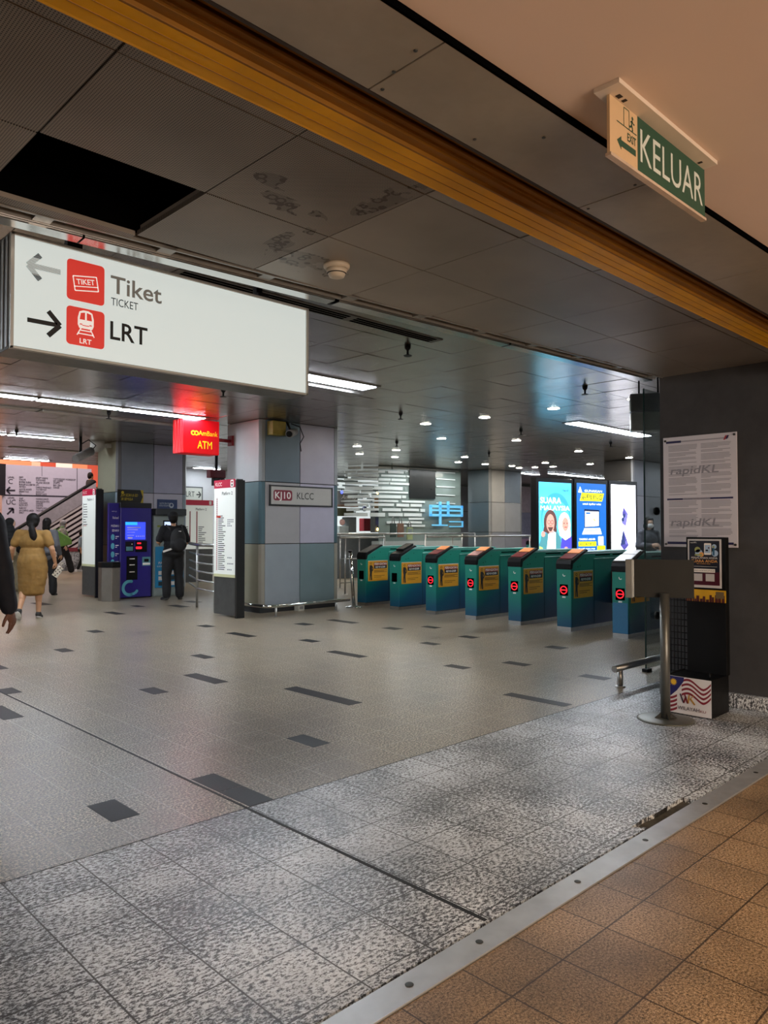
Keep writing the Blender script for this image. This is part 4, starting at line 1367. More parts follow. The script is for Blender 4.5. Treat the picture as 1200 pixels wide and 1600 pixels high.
b0 = Pz(184, 937); bp = Pz(153, 934)
t = thing('litter_bin', 'brushed steel litter bin with a black lid beside the purple machine', 'litter bin', (6.26, 13.95, 0))
hexa = [(6.10, 14.16), (6.09, 13.98), (6.21, 13.80), (6.37, 13.80), (6.43, 13.96), (6.43, 14.16)]
b = MB(); b.prism(hexa, 0.0, .64, 'z'); b.build('body', M('bin_steel', '#8d8780', 0.4, 0.8, var=0.1, vs=4), t, bevel=.006)
b = MB(); b.prism([(6.26 + (x - 6.26) * 1.05, 14.0 + (y - 14.0) * 1.05) for x, y in hexa], .64, .745, 'z'); b.build('lid', BLACK, t, bevel=.01)

# poster board on top of the machine
a, c = Py(184, 786, 14.5), Py(224, 766, 14.5)
t = thing('poster_board', 'black and yellow poster board on top of the purple machine', 'poster', ((a.x + c.x) / 2, 14.5, 1.905))
b = MB(); b.box(a.x, c.x, 14.5, 14.53, 1.903, c.z, 0)
q = frontY(b, (a.x, 14.5, 1.905), .001); wv, hv = c.x - a.x, c.z - 1.905
q.poly([(wv * .88, 0), (wv, 0), (wv, hv), (wv * .88, hv), (wv * .98, hv * .5)], 1, 1)
q.circ(.10, hv * .78, .03, 1, 1, 12); q.text('JOM SCAN & GO', .06, hv * .5, .055, 1, 1, bold=True, w=wv * .66, slant=.2); q.text('ISI SEMULA', .07, hv * .22, .05, 1, 1, bold=True, w=wv * .45, slant=.2)
b.build('board', [M('poster_black', '#17160f', 0.4), M('poster_yellow', '#b8a022', 0.45, var=0)], t)

# cash machine
AY = 14.2
a, c = Py(240, 900, AY), Py(287, 900, AY)
X0, X1 = a.x, c.x
t = thing('cash_machine', 'blue and grey cash machine used by the man with the backpack', 'cash machine', ((X0 + X1) / 2, AY, 0))
b = MB(); b.box(X0, X1, AY, AY + .5, 0, 1.70, 0); b.build('cabinet', M('atm_grey', '#8f9a96', 0.4, var=0.05), t, bevel=.01)
b = MB(); b.box(X0 - .01, X1 + .01, AY - .09, AY + .45, 1.66, 1.80, 0); b.build('canopy', M('atm_dark_canopy', '#2b2f33', 0.4), t, bevel=.015)
b = MB(); b.box(X0 - .05, X0 - .008, AY + .05, AY + .5, 0, 1.78); b.build('side_wing', TVMD, t, bevel=.005)
b = MB(); b.box(X0 + .03, X1 - .01, AY - .012, AY + .01, .18, 1.02, 0)
q = frontY(b, (X0, AY - .012, 0), .001)
q.text('PAY AT', .10, .66, .05, 1, 1, bold=True, w=.26); q.text('KIOSK HERE', .07, .60, .03, 1, 1, w=.3)
for i in range(4):
    for j in range(3):
        q.rect(.10 + i * .13, .22 + j * .11, .20 + i * .13, .30 + j * .11, 1 if (i + j) % 3 else 2, 1)
b.build('lower_panel', [M('atm_blue', '#1f86b8', 0.4, var=0.05), STKW, M('atm_print_dark', '#26363f', 0.5, var=0)], t, bevel=.004)
b = MB(); q = frontY(b, (X0, AY - .002, 0), .001); q.rect(.20, 1.30, .52, 1.56, 0, 1); q.rect(.23, 1.33, .49, 1.53, 1, 2); q.rect(.07, 1.42, .15, 1.46, 2, 1)
b.build('screen', [BLACK, M('atm_screen_lit', '#cfe0ff', 0.3, emit=1.1, ecol='#c4d8ff', var=0), M('atm_badge_olive', '#7d8a2a', 0.5, var=0)], t)

# notices on the left pillar
a, c = Py(246, 796, 14.7), Py(277, 781, 14.7)
t = thing('notice_board', 'blue notice with white print on the left pillar above the cash machine', 'notice', ((a.x + c.x) / 2, 14.71, a.z))
b = MB(); b.box(a.x, c.x, 14.70, 14.718, a.z, c.z, 0)
q = frontY(b, (a.x, 14.70, a.z), .001); wv, hv = c.x - a.x, c.z - a.z
q.text('NOTIS PENTING', .05, hv * .52, .035, 1, 1, w=wv * .55); q.text('KEPADA PENUMPANG', .04, hv * .3, .035, 1, 1, w=wv * .58); q.circ(wv * .7, hv * .42, .055, 1, 1, 16); q.circ(wv * .7, hv * .46, .03, 0, 2, 12)
b.build('board', [M('notice_blue', '#1f3a6e', 0.4, var=0.03), M('notice_print', '#b9c4cf', 0.5, var=0)], t)
a, c = Py(246, 805, 14.7), Py(277, 798.5, 14.7)
t = thing('notice_strip', 'narrow white notice strip right below the blue notice', 'notice', ((a.x + c.x) / 2, 14.71, a.z))
b = MB(); b.box(a.x, c.x, 14.70, 14.715, a.z, c.z, 0); q = frontY(b, (a.x, 14.70, a.z), .001)
for k in range(7): q.rect(.08 + k * .05, .035, .11 + k * .05, .055, 1, 1)
b.build('strip', [M('strip_pale', '#c3bcbc', 0.5, var=0.02), M('strip_print', '#8a6a60', 0.5, var=0)], t)

# ------------------------------------------------------------------ far left-middle: map board, LRT sign, red hanging sign
a, c = Py(262, 870, 17.5), Py(333, 782, 17.5)
t = thing('map_board', 'white platform map board with a crimson header behind the crowd railing', 'map board', ((a.x + c.x) / 2, 17.5, 0))
z0, z1 = Py(300, 858, 17.5).z, c.z
b = MB(); b.box(a.x, c.x, 17.5, 17.58, z0, z1); b.build('lit_face', PWH, t)
b = MB(); b.box(a.x, c.x, 17.51, 17.57, 0, z0); b.build('plinth', PGR, t)
b = MB(); q = frontY(b, (a.x, 17.5, 0), .002); wv = c.x - a.x
q.rect(0, z1 - .14, wv, z1, 1, 1); q.rect(wv - .12, z1 - .12, wv - .05, z1 - .02, 2, 2)
q.text('Platform 2', wv - .52, z1 - .27, .06, 0, 1, bold=True, w=.32); q.text('Platform 1', wv - 1.25, z1 - .27, .06, 0, 1, bold=True, w=.32)
for dx in (-.50, -.70): q.rect(wv + dx, z0 + .12, wv + dx + .03, z1 - .3, 3, 1)
rr = random.Random(9)
for k in range(26):
    z = z1 - .42 - k * .05
    if z > z0 + .1 and 5 < k:
        q.rect(wv - .44, z, wv - .44 + .1 + rr.random() * .15, z + .02, 0, 1)
        q.rect(wv - .74 - .1 - rr.random() * .1, z, wv - .74, z + .02, 0, 1)
b.build('route_print', [M('map_ink', '#55585c', 0.5, var=0), PRED, STKW, PLINE], t)
a, c = Py(288, 785, 19.85), Py(317, 761, 19.85)
t = thing('direction_plate', 'grey wall plate with LRT and a right arrow on the back wall', 'direction plate', ((a.x + c.x) / 2, 19.87, a.z))
b = MB(); b.box(a.x, c.x, 19.85, 19.90, a.z, c.z, 0); b.box(a.x + .04, c.x - .04, 19.845, 19.851, a.z + .04, c.z - .04, 1)
q = frontY(b, (a.x, 19.845, a.z), .002); wv, hv = c.x - a.x, c.z - a.z
q.text('LRT', wv * .08, hv * .36, .16, 2, 1, w=wv * .46)
q.rect(wv * .64, hv * .47, wv * .88, hv * .55, 2, 1)
for s_ in (-1, 1): q.line([(wv * .88, hv * .51), (wv * .76, hv * .51 + s_ * .09)], .04, 2, 1 if s_ > 0 else 2)
b.build('plate', [M('plate_edge', '#3d3f41', 0.4), M('plate_grey', '#97988f', 0.45, var=0.03), INK], t)
a, c = Py(329, 746, 12.6), Py(353, 735, 12.6)
t = thing('hanging_sign', 'dark red sign hanging from the ceiling behind the right pylon', 'hanging sign', ((a.x + c.x) / 2, 12.6, ZR))
b = MB(); b.box(a.x, c.x, 12.6, 12.75, a.z, c.z); b.build('box', M('deep_red_box', '#6e1626', 0.4), t, bevel=.01)
b = MB(); b.box(a.x + .15, a.x + .19, 12.65, 12.69, c.z - .01, ZR); b.build('hanger', BLACK, t)
b = MB(); q = frontY(b, (a.x + .06, 12.6, a.z - .16), .002)
b.box(a.x + .1, c.x - .02, 12.62, 12.73, a.z - .15, a.z, 0)
for k in range(3): q.poly([(.10 + k * .06, .02), (.13 + k * .06, .02), (.19 + k * .06, .14), (.16 + k * .06, .14)], 1, -10 + 0)
b.build('striped_panel', [M('sign_black', '#141416', 0.4), STKW], t)
# ------------------------------------------------------------------ right wall: notice poster, display stand, back of a floor sign, bumper, glass
t = thing('notice_poster', 'large white two-column notice poster on the dark right wall', 'poster', (5.95, 2.5, 1.66))
yl, yr, z0, z1 = 2.795, 2.21, 1.218, 2.112
b = MB(); b.box(5.936, 5.95, yr, yl, z0, z1); pbb = b.build('backing_board', M('poster_paper', '#cfcbd2', 0.3, var=0.02), t, bevel=.002)
GI = M('poster_grey_ink', '#9c9aa3', 0.5, var=0); NV = M('poster_navy', '#1e1b4e', 0.5, var=0); RDK = M('poster_red', '#a8353f', 0.5, var=0); PG = M('poster_pale_grey', '#8f8d97', 0.45, var=0)
b = MB(); q = frontX(b, (5.936, yl, z0), .0005); W_, H_ = yl - yr, z1 - z0
rr = random.Random(11)
q.rect(.025, H_ - .05, .15, H_ - .032, 1, 1); q.rect(.15, H_ - .046, W_ - .06, H_ - .036, 0, 1)
q.poly([(W_ - .10, H_ - .055), (W_ - .085, H_ - .055), (W_ - .07, H_ - .022), (W_ - .085, H_ - .022)], 2, 2); q.poly([(W_ - .085, H_ - .05), (W_ - .07, H_ - .05), (W_ - .055, H_ - .022), (W_ - .07, H_ - .022)], 1, 2)
q.rect(.03, H_ * .425, W_ - .03, H_ * .44, 1, 1); q.rect(.16, H_ * .428, .38, H_ * .437, 0, 2)
q.rect(.03, .022, W_ * .45, .042, 1, 1); q.rect(W_ - .09, .022, W_ - .03, .040, 1, 1)
for top, bot in ((H_ - .075, H_ * .46), (H_ * .41, .075)):
    for c0 in (.045, W_ * .53):
        z = top
        while z > bot:
            n = rr.randint(2, 6)
            for k in range(n):
                if z < bot: break
                wv = (W_ * .44 - .02) * (rr.uniform(.25, .8) if k == n - 1 else rr.uniform(.93, 1.0))
                q.rect(c0, z, c0 + wv, z + .0052, 0, 2); z -= .0105
            z -= .009
for z in (H_ * .66, H_ * .19):
    q.text('rapidKL', .06, z, .06, 3, 3, bold=True, w=W_ * .66, slant=.2)
b.build('printed_text', [GI, NV, RDK, PG], pbb)
for y, z in ((yl - .018, z0 + .022), (yl - .018, z1 - .028), (yr + .018, z0 + .022), (yr + .018, z1 - .02)):
    b = MB(); b.cone((5.936, y, z), (5.926, y, z), .010, .007, 12); b.build('screw_cap', DKST, t)

# display stand
t = thing('display_stand', 'black display stand with a flag printed box foot and a poster on top', 'display stand', (5.55, 2.37, 0))
b = MB(); b.box(5.41, 5.72, 2.205, 2.56, .006, .278, 0); fbx = b.build('foot_box', BLACK, t, bevel=.003)
b = MB(); q = frontX(b, (5.409, 2.558, .008), .0007); W_, H_ = .351, .268
q.rect(0, 0, W_, H_, 0, 1)
def wave(u, k): return .222 - .34 * k + .03 * sin(u * 22 + .8) + (.045 if u > .15 else 0)
def stripe(us, zf0, zf1, mat, k):
    for ua, ub in zip(us, us[1:]):
        q.poly([(ua, zf0(ua)), (ub, zf0(ub)), (ub, zf1(ub)), (ua, zf1(ua))], mat, k)
us = [.135 + i * (.348 - .135) / 16 for i in range(17)]
crest = lambda u: .232 + .022 * sin((u - .135) * 27) + max(0, u - .29) * .55
for k in range(7):
    stripe(us, lambda u, k=k: min(.266, crest(u) - .0165 - k * .0162 + .012 * cos((u - .135) * 20)), lambda u, k=k: min(.266, crest(u) - k * .0162 + .012 * cos((u - .135) * 20)), 1 if k % 2 == 0 else 0, 2 + k * .1)
usl = [0.0 + i * .10 / 8 for i in range(9)]
for k in range(4):
    stripe(usl, lambda u, k=k: .094 - k * .030 + .25 * u - 2.2 * u * (0.10 - u) * 2, lambda u, k=k: .111 - k * .030 + .25 * u - 2.2 * u * (0.10 - u) * 2, 1, 3)
q.poly([(0, .125), (.05, .118), (.10, .165), (.15, .235), (.155, .266), (0, .266)], 2, 4)
q.circ(.075, .225, .018, 3, 5, 14)
for k in range(14):
    a = 2 * pi * k / 14
    q.poly([(.075 + .017 * cos(a - .2), .225 + .017 * sin(a - .2)), (.075 + .029 * cos(a), .225 + .029 * sin(a)), (.075 + .017 * cos(a + .2), .225 + .017 * sin(a + .2))], 3, 5)
q.ring(.028, .222, .024, .033, 3, 5, 100, 320, 14)
# monogram
for pts, m_ in (([(.125, .145), (.150, .080)], 5), ([(.150, .080), (.168, .130)], 1), ([(.158, .145), (.180, .080)], 1), ([(.183, .082), (.192, .145)], 4)):
    q.line(pts, .011, m_, 6)
q.line([(.198, .115), (.225, .145)], .005, 4, 6); q.line([(.200, .118), (.232, .078)], .012, 4, 6)
q.text('WILAYAH', .105, .030, .026, 5, 6, w=.160); q.text('KU', .270, .030, .017, 1, 6, w=.042)
b.build('printed_front', [M('box_white', '#d9d6d8', 0.4, var=0.02), M('flag_red', '#7d1a2c', 0.45, var=0), M('flag_navy', '#1c1a5e', 0.45, var=0), M('flag_yellow', '#e8b92a', 0.45, var=0), M('monogram_gold', '#b98b3c', 0.4, var=0), M('monogram_maroon', '#341a2c', 0.45, var=0)], fbx)
b = MB(); b.box(5.66, 5.72, 2.195, 2.49, .278, 1.30); bbd = b.build('back_board', BLACK, t, bevel=.003)
b = MB(); b.box(5.655, 5.66, 2.225, 2.475, .92, 1.285); q = frontX(b, (5.655, 2.475, .92), .0006)
b.build('poster_frame', M('frame_white', '#cfcccc', 0.4, var=0.02), bbd)
b = MB(); q = frontX(b, (5.654, 2.475, .92), .0006); W_, H_ = .25, .365
q.rect(.012, .02, W_ - .012, H_ - .012, 0, 1)
q.poly([(.012, .02), (W_ - .012, .02), (W_ - .012, .12), (.012, .10)], 6, 2)
q.text('PERJALANAN ANDA', .028, .218, .013, 1, 3, w=.195); q.text('SUARA ANDA', .028, .190, .021, 2, 3, bold=True, w=.195)
q.text('Beri maklum balas', .07, .177, .008, 2, 3, w=.10)
q.rect(.03, .158, .22, .160, 1, 3); q.rrect(.045, .115, .205, .142, .003, 1, 3)
q.text('IMBAS UNTUK MAKLUM BALAS', .05, .124, .008, 0, 4, w=.15)
q.rect(.045, .050, .110, .105, 5, 3); q.rect(.135, .050, .200, .105, 5, 3)
q.rrect(.125, .248, .178, .335, .006, 1, 3); q.rect(.131, .262, .172, .322, 3, 4); q.rect(.137, .275, .155, .287, 0, 5); q.circ(.16, .30, .006, 6, 5, 10)
q.circ(.085, .262, .028, 3, 3, 16); q.circ(.075, .285, .022, 4, 3, 14); q.circ(.105, .25, .018, 2, 4, 12); q.rect(.055, .24, .11, .252, 4, 5)
q.circ(.205, .26, .024, 3, 3, 14); q.circ(.20, .31, .018, 3, 3, 14); q.line([(.196, .30), (.196, .245)], .014, 7, 4); q.circ(.196, .308, .008, 4, 5, 10)
q.text('rapidKL', .02, .335, .010, 1, 3, w=.05)
b.build('poster_print', [M('poster_midnight', '#0e0d1c', 0.35, var=0), STKW, M('poster_orange', '#e3a052', 0.4, var=0), M('poster_sky', '#a7c0da', 0.4, var=0), M('poster_olive', '#9aa05c', 0.4, var=0), M('poster_light_square', '#c4c0c0', 0.4, var=0), M('poster_maroon', '#4a0f22', 0.4, var=0), M('poster_teal', '#1f5a78', 0.4, var=0)], bbd)
b = MB(); q = frontX(b, (5.650, 2.49, .815), .001); W_ = .30
b.box(5.651, 5.66, 2.195, 2.49, .815, .905, 0)
rr = random.Random(4)
q.poly([(0, .03), (W_, .02), (W_, .085), (0, .085)], 0, 1)
xx = .0
while xx < W_ - .02:
    wv = rr.uniform(.008, .022); h = rr.uniform(.015, .05) + (.02 if xx > .17 else 0)
    q.rect(xx, .0, xx + wv, h, 1, 2); xx += wv + rr.uniform(.0, .008)
q.rect(.225, .03, .285, .08, 2, 3)
b.build('skyline_strip', [M('strip_yellow', '#d2a21e', 0.45, var=0.1), M('strip_dark_red', '#4a1512', 0.5, var=0), M('strip_mono', '#6b5a3a', 0.5, var=0)], bbd)
# wire side
b = MB()
for k in range(8):
    y = 2.50 + k * .027
    b.tube([(5.70, y, .25), (5.70, y, .93)], .0035, 6)
for k in range(14): b.tube([(5.702, 2.49, .26 + k * .05), (5.702, 2.70, .26 + k * .05)], .0035, 6)
b.build('wire_panel', BLACK, t)
b = MB(); b.box(5.44, 5.70, 2.53, 2.548, .278, .284); b.tube([(5.44, 2.23, .278), (5.44, 2.23, .325)], .006, 8); b.build('top_ledge', BLACK, t)

# the back of a floor standing sign
p = Pz(1040, 1124)
t = thing('floor_sign', 'floor standing sign on a pole and round foot, seen from its blank grey back', 'floor sign', (p.x, p.y, 0), 0)
SG = M('sign_back_grey', '#20201c', 0.7, 0.0, var=0.06, vs=5); SGE = M('sign_edge_grey', '#8b8c88', 0.4, 0.6)
b = MB(); b.lathe([(.195, 0), (.195, .006), (.18, .010), (.05, .012)], (p.x, p.y, 0), 40); b.build('foot', M('foot_grey', '#66675f', 0.4, 0.5), t)
b = MB()
for k in range(4):
    a = RD(45 + 90 * k); b.prism([(.02, 0.01), (.08, 0.01), (.02, .06)], -.004, .004, 'y', 0, Matrix.Translation((p.x, p.y, 0)) @ Matrix.Rotation(a, 4, 'Z'))
b.build('gusset', SG, t)
b = MB(); b.cone((p.x, p.y, .01), (p.x, p.y, .90), .033, n=20); b.build('pole', M('pole_grey', '#6b6c68', 0.35, 0.6), t)
rt = Vector((sin(HEAD - RD(19)), -cos(HEAD - RD(19)), 0)); nn = Vector((rt.y, -rt.x, 0))
def B_(u0, u1, n0, n1, z0, z1, m=0, k=None):
    c = [p + rt * u + nn * n for u, n in ((u0, n0), (u1, n0), (u1, n1), (u0, n1))]
    k.prism([(v.x, v.y) for v in c], z0, z1, 'z', m)
b = MB(); B_(-.205, .20, -.055, -.03, .865, 1.14, 0, b); b.build('blank_back', SG, t, bevel=.003)
b = MB(); B_(-.265, -.215, -.06, .03, .862, 1.142, 0, b); B_(-.217, -.206, -.062, .02, .865, 1.14, 0, b); b.build('board_frame', SGE, t, bevel=.004)

# bumper rail and glass panel beyond the wall end
t = thing('low_bumper_rail', 'short steel bumper rail on one post in front of the glass panel', 'bumper rail', (5.98, 3.22, 0))
b = MB(); b.tube([(5.88, 3.22, .165), (7.6, 3.22, .165)], .028, 14); b.build('rail', STEEL, t)
for x in (5.98, 7.4):
    b = MB(); b.cone((x, 3.22, .012), (x, 3.22, .145), .024, n=14); b.lathe([(.045, 0), (.045, .008), (.03, .014)], (x, 3.22, 0), 16); b.build('post', STEEL, t)
t = thing('glass_barrier', 'tall clear glass panel with black clamps at the end of the dark wall', 'glass barrier', (7.2, 3.40, 0))
GLS = m_glass('clear_glass')
b = MB(); b.box(6.80, 8.6, 3.385, 3.397, .03, 2.72); b.build('pane', GLS, t)
b = MB(); b.box(6.795, 6.80, 3.384, 3.398, .03, 2.72); b.build('pane_edge', M('glass_edge_green', '#17352f', 0.15), t)
for z in (1.54, .52):
    b = MB(); b.lathe([(.012, -.03), (.035, -.02), (.042, 0), (.035, .02), (.012, .03)], (0, 0, 0), 18, T=Matrix.Translation((7.02, 3.378, z)) @ Matrix.Rotation(RD(90), 4, 'X')); b.build('clamp', BLACK, t)
b = MB(); b.box(6.77, 6.86, 3.36, 3.42, 0, .03); b.build('floor_shoe', BLACK, t, bevel=.004)
# hanging grey unit
a, c = Pd(982, 674, 8.3), Pd(1030, 616, 8.3)
t = thing('hanging_unit', 'grey two-tier unit hanging under the ceiling at the wall end', 'hanging unit', (7.9, 4.0, ZR))
cx, cy = (a.x + c.x) / 2, (a.y + c.y) / 2
Tm = Matrix.Translation((cx, cy, 0)) @ Matrix.Rotation(HEAD - pi / 2 - RD(15), 4, 'Z')
zm = (a.z + c.z) / 2
b = MB(); b.box(-.15, .25, -.08, .10, zm + .006, c.z, 0, Tm); b.build('upper_case', M('unit_dark', '#6d706f', 0.3, 0.1), t, bevel=.015)
b = MB(); b.box(-.145, .25, -.085, .10, a.z, zm - .002, 0, Tm); b.build('lower_case', M('unit_mid', '#90928a', 0.35, 0.1), t, bevel=.015)
b = MB()
for u in (-.05, .15): b.cone(Tm @ Vector((u, 0, c.z - .01)), Tm @ Vector((u, 0, ZR)), .01, n=8)
b.build('hanger', BLACK, t)

# ------------------------------------------------------------------ advert light boxes
AD0 = Pd(838, 800, 15.2)


def frame_at(px0, px1, D0, name, label, ztop, draw, zb=.90):
    """a free standing lit advert box; returns nothing"""
    u = Vector((cos(RD(-9)), sin(RD(-9)), 0))
    def S_at(px):
        lo, hi = -.5, 5
        for _ in range(40):
            s = (lo + hi) / 2; d = AD0 + u * s - Vector((0, 0, EYE)); sx = 600 + FPX * d.dot(_R) / d.dot(_F)
            lo, hi = (s, hi) if sx < px else (lo, s)
        return s
    A = AD0 + u * S_at(px0)
    W_ = S_at(px1) - S_at(px0)
    t = thing('advert_box', label, 'advert light box', (A.x, A.y, 0), 0, 'advert light boxes')
    Tm = Matrix.Translation((A.x, A.y, 0)) @ Matrix.Rotation(RD(-9), 4, 'Z')
    b = MB(); b.box(0, W_, 0.0, .16, .12, ztop, 0, Tm); b.build('case', M('advert_case_black', '#0c0c0e', 0.3), t, bevel=.01)
    b = MB(); b.box(.1, W_ - .1, .02, .14, 0, .12, 0, Tm); b.build('stand', BLACK, t)
    b = MB(); q = Pl(b, Tm @ Vector((.07, -.002, zb)), u, (0, 0, 1), .0015)
    mats = draw(q, W_ - .14, ztop - .09 - zb)
    q.rect(0, .3 - zb, W_ - .14, 0, 0, 1)
    b.build('lit_poster', mats, t)
    return A + u * W_


def lit(name, h, e=1.0): return M(name, h, 0.35, emit=e * 1.35, ecol=h, var=0)


def ad1(q, w, h):
    q.rect(0, 0, w, h, 0, 1)
    for k in range(6): q.rect(0, h * (.93 - k * .02) - .0, w, h * (.95 - k * .02), 0, 1)
    q.circ(w * .52, h * .50, w * .46, 1, 1.5, 40, w * .52); q.circ(w * .52, h * .46, w * .42, 0, 1.7, 36)
    q.text('SUARA', w * .04, h * .70, h * .082, 2, 2, bold=True, w=w * .64); q.text('MALAYSIA', w * .05, h * .60, h * .065, 2, 2, bold=True, w=w * .90)
    q.text('rapid', w * .72, h * .88, h * .03, 3, 2, bold=True, w=w * .18)
    # man with long dark hair, glasses and teal jacket over a white shirt
    q.poly([(.0, 0), (w * .70, 0), (w * .66, h * .20), (w * .54, h * .31), (w * .28, h * .31), (w * .08, h * .22), (0, h * .12)], 4, 3)
    q.poly([(w * .22, 0), (w * .50, 0), (w * .50, h * .28), (w * .40, h * .33), (w * .28, h * .27)], 2, 4)
    q.circ(w * .34, h * .43, w * .20, 5, 4, 24, w * .26); q.poly([(w * .12, h * .30), (w * .20, h * .48), (w * .50, h * .48), (w * .54, h * .30), (w * .44, h * .28), (w * .22, h * .28)], 5, 4)
    q.circ(w * .34, h * .415, w * .125, 6, 5, 22, w * .19); q.poly([(w * .25, h * .36), (w * .43, h * .36), (w * .37, h * .30), (w * .31, h * .30)], 5, 6)
    q.ring(w * .29, h * .43, w * .035, w * .045, 3, 7, n=12); q.ring(w * .39, h * .43, w * .035, w * .045, 3, 7, n=12); q.rect(w * .30, h * .375, w * .38, h * .382, 7, 7)
    q.circ(w * .12, h * .26, w * .06, 6, 6, 14); q.poly([(w * .02, h * .1), (w * .16, h * .1), (w * .16, h * .27), (w * .06, h * .25)], 4, 5)
    # woman in a white headscarf and violet top
    q.poly([(w * .64, 0), (w, 0), (w, h * .22), (w * .90, h * .29), (w * .70, h * .25)], 8, 4)
    q.circ(w * .77, h * .39, w * .19, 2, 5, 24, w * .27); q.poly([(w * .62, h * .24), (w * .60, h * .40), (w * .94, h * .40), (w * .97, h * .22), (w * .80, h * .17)], 2, 5)
    q.circ(w * .80, h * .40, w * .105, 6, 6, 20, w * .15); q.rect(w * .77, h * .355, w * .85, h * .365, 7, 7); q.circ(w * .76, h * .415, w * .014, 3, 7, 8); q.circ(w * .85, h * .415, w * .014, 3, 7, 8)
    q.circ(w * .82, h * .03, w * .07, 6, 6, 12)
    q.poly([(0, 0), (w * .12, 0), (w * .1, h * .07), (0, h * .09)], 9, 7)
    return [lit('ad_sky', '#58c3e6', 1.0), lit('ad_blue', '#3e9fd6', 1.0), lit('ad_white', '#fbfdff', 1.2), lit('ad_ink', '#2b3a4a', .3), lit('ad_teal', '#4f8f96', .8), lit('ad_hair', '#6a4a44', .6), lit('ad_skin', '#d99a8a', .9), lit('ad_lips', '#c0413a', .8), lit('ad_violet', '#4c48b8', .9), lit('ad_lime', '#c8e070', .9)]


def ad2(q, w, h):
    q.rect(0, 0, w, h, 0, 1)
    q.poly([(w * .05, h * .87), (w * .18, h * .87), (w * .115, h * .95)], 1, 2); q.rect(w * .05, h * .86, w * .18, h * .864, 1, 2)
    q.text('GUNAKAN', w * .26, h * .875, h * .032, 1, 2, bold=True, w=w * .60, slant=.1)
    q.poly([(w * .10, h * .74), (w * .86, h * .74), (w * .93, h * .86), (w * .17, h * .86)], 2, 2)
    q.text('e-FILING', w * .17, h * .765, h * .068, 3, 3, bold=True, w=w * .68, slant=.12)
    q.text('untuk isytihar cukai', w * .20, h * .685, h * .028, 1, 2, bold=True, w=w * .62, slant=.1)
    q.poly([(w * .25, h * .35), (w * .76, h * .37), (w * .76, h * .61), (w * .25, h * .62)], 3, 2)
    q.poly([(w * .27, h * .36), (w * .74, h * .375), (w * .74, h * .585), (w * .27, h * .59)], 1, 3)
    q.text('E-FILING', w * .29, h * .50, h * .035, 0, 4, bold=True, w=w * .40); q.text('CUKAI', w * .31, h * .45, h * .024, 5, 4, bold=True, w=w * .18); q.rect(w * .30, h * .55, w * .45, h * .575, 0, 4)
    q.poly([(w * .56, h * .40), (w * .62, h * .46), (w * .58, h * .47), (w * .62, h * .51), (w * .54, h * .47), (w * .58, h * .455)], 2, 5)
    q.poly([(w * .17, h * .25), (w * .84, h * .25), (w * .78, h * .345), (w * .25, h * .34)], 1, 3); q.poly([(w * .24, h * .29), (w * .78, h * .295), (w * .75, h * .335), (w * .27, h * .33)], 4, 4)
    q.text('TARIKH AKHIR', w * .07, h * .165, h * .028, 1, 2, bold=True, w=w * .55)
    q.rrect(w * .05, h * .075, w * .65, h * .145, .015, 2, 2); q.text('30 APRIL', w * .09, h * .092, h * .034, 3, 3, bold=True, w=w * .52)
    q.rrect(w * .72, h * .09, w * .90, h * .22, .01, 1, 2)
    q.rect(w * .68, -.0, w * .96, h * .08, 2, 2); q.text('hasil.gov.my', w * .06, h * .03, h * .024, 1, 2, bold=True, w=w * .55); q.rect(w * .02, 0, w * .6, h * .018, 2, 2)
    return [lit('ad_royal', '#1d63b4', .9), lit('ad_white', '#fbfdff', 1.2), lit('ad_yellow', '#e6e81e', 1.0), lit('ad_navy', '#15244e', .3), lit('ad_grey', '#b9c0cc', .8), lit('ad_orange', '#e0703a', .8)]


def ad3(q, w, h):
    q.rect(0, 0, w, h, 0, 1)
    q.rect(w * .06, h * .95, w * .18, h * .962, 1, 2); q.rect(w * .74, h * .945, w * .84, h * .96, 2, 2); q.rect(w * .87, h * .945, w * .93, h * .96, 1, 2)
    q.text('the new view', w * .26, h * .80, h * .035, 1, 2, w=w * .48); q.rect(w * .28, h * .765, w * .74, h * .775, 1, 2)
    q.poly([(w * .50, h * .66), (w * .68, h * .56), (w * .58, h * .37), (w * .42, h * .42), (w * .52, h * .52)], 2, 2); q.poly([(w * .50, h * .66), (w * .60, h * .56), (w * .50, h * .47), (w * .44, h * .56)], 3, 3)
    q.circ(w * .46, h * .47, w * .055, 4, 4, 14); q.circ(w * .52, h * .53, w * .05, 4, 4, 14); q.circ(w * .36, h * .62, w * .02, 1, 2, 8); q.circ(w * .38, h * .58, w * .02, 1, 2, 8)
    q.poly([(w * .48, h * .32), (w * .70, h * .08), (w * .52, -.0), (w * .36, h * .08)], 3, 2); q.poly([(w * .48, h * .32), (w * .56, h * .10), (w * .36, h * .08)], 4, 3); q.circ(w * .60, h * .12, w * .05, 2, 4, 14)
    return [lit('ad_bright', '#f4f5ff', 1.6), lit('ad_pale_print', '#b9bdd0', 1.0), lit('ad_purple', '#7d78c0', .8), lit('ad_deep_violet', '#5a54a8', .6), lit('ad_slate', '#39477e', .5)]


frame_at(838, 896, 15.2, 'advert', 'lit advert box reading SUARA MALAYSIA with a man and a woman', 2.44, ad1)
frame_at(897.5, 950, 15.75, 'advert', 'lit blue advert box reading e-FILING with a laptop', 2.46, ad2)
frame_at(951.5, 996, 16.25, 'advert', 'brightest lit white advert box with purple shapes', 2.47, ad3)

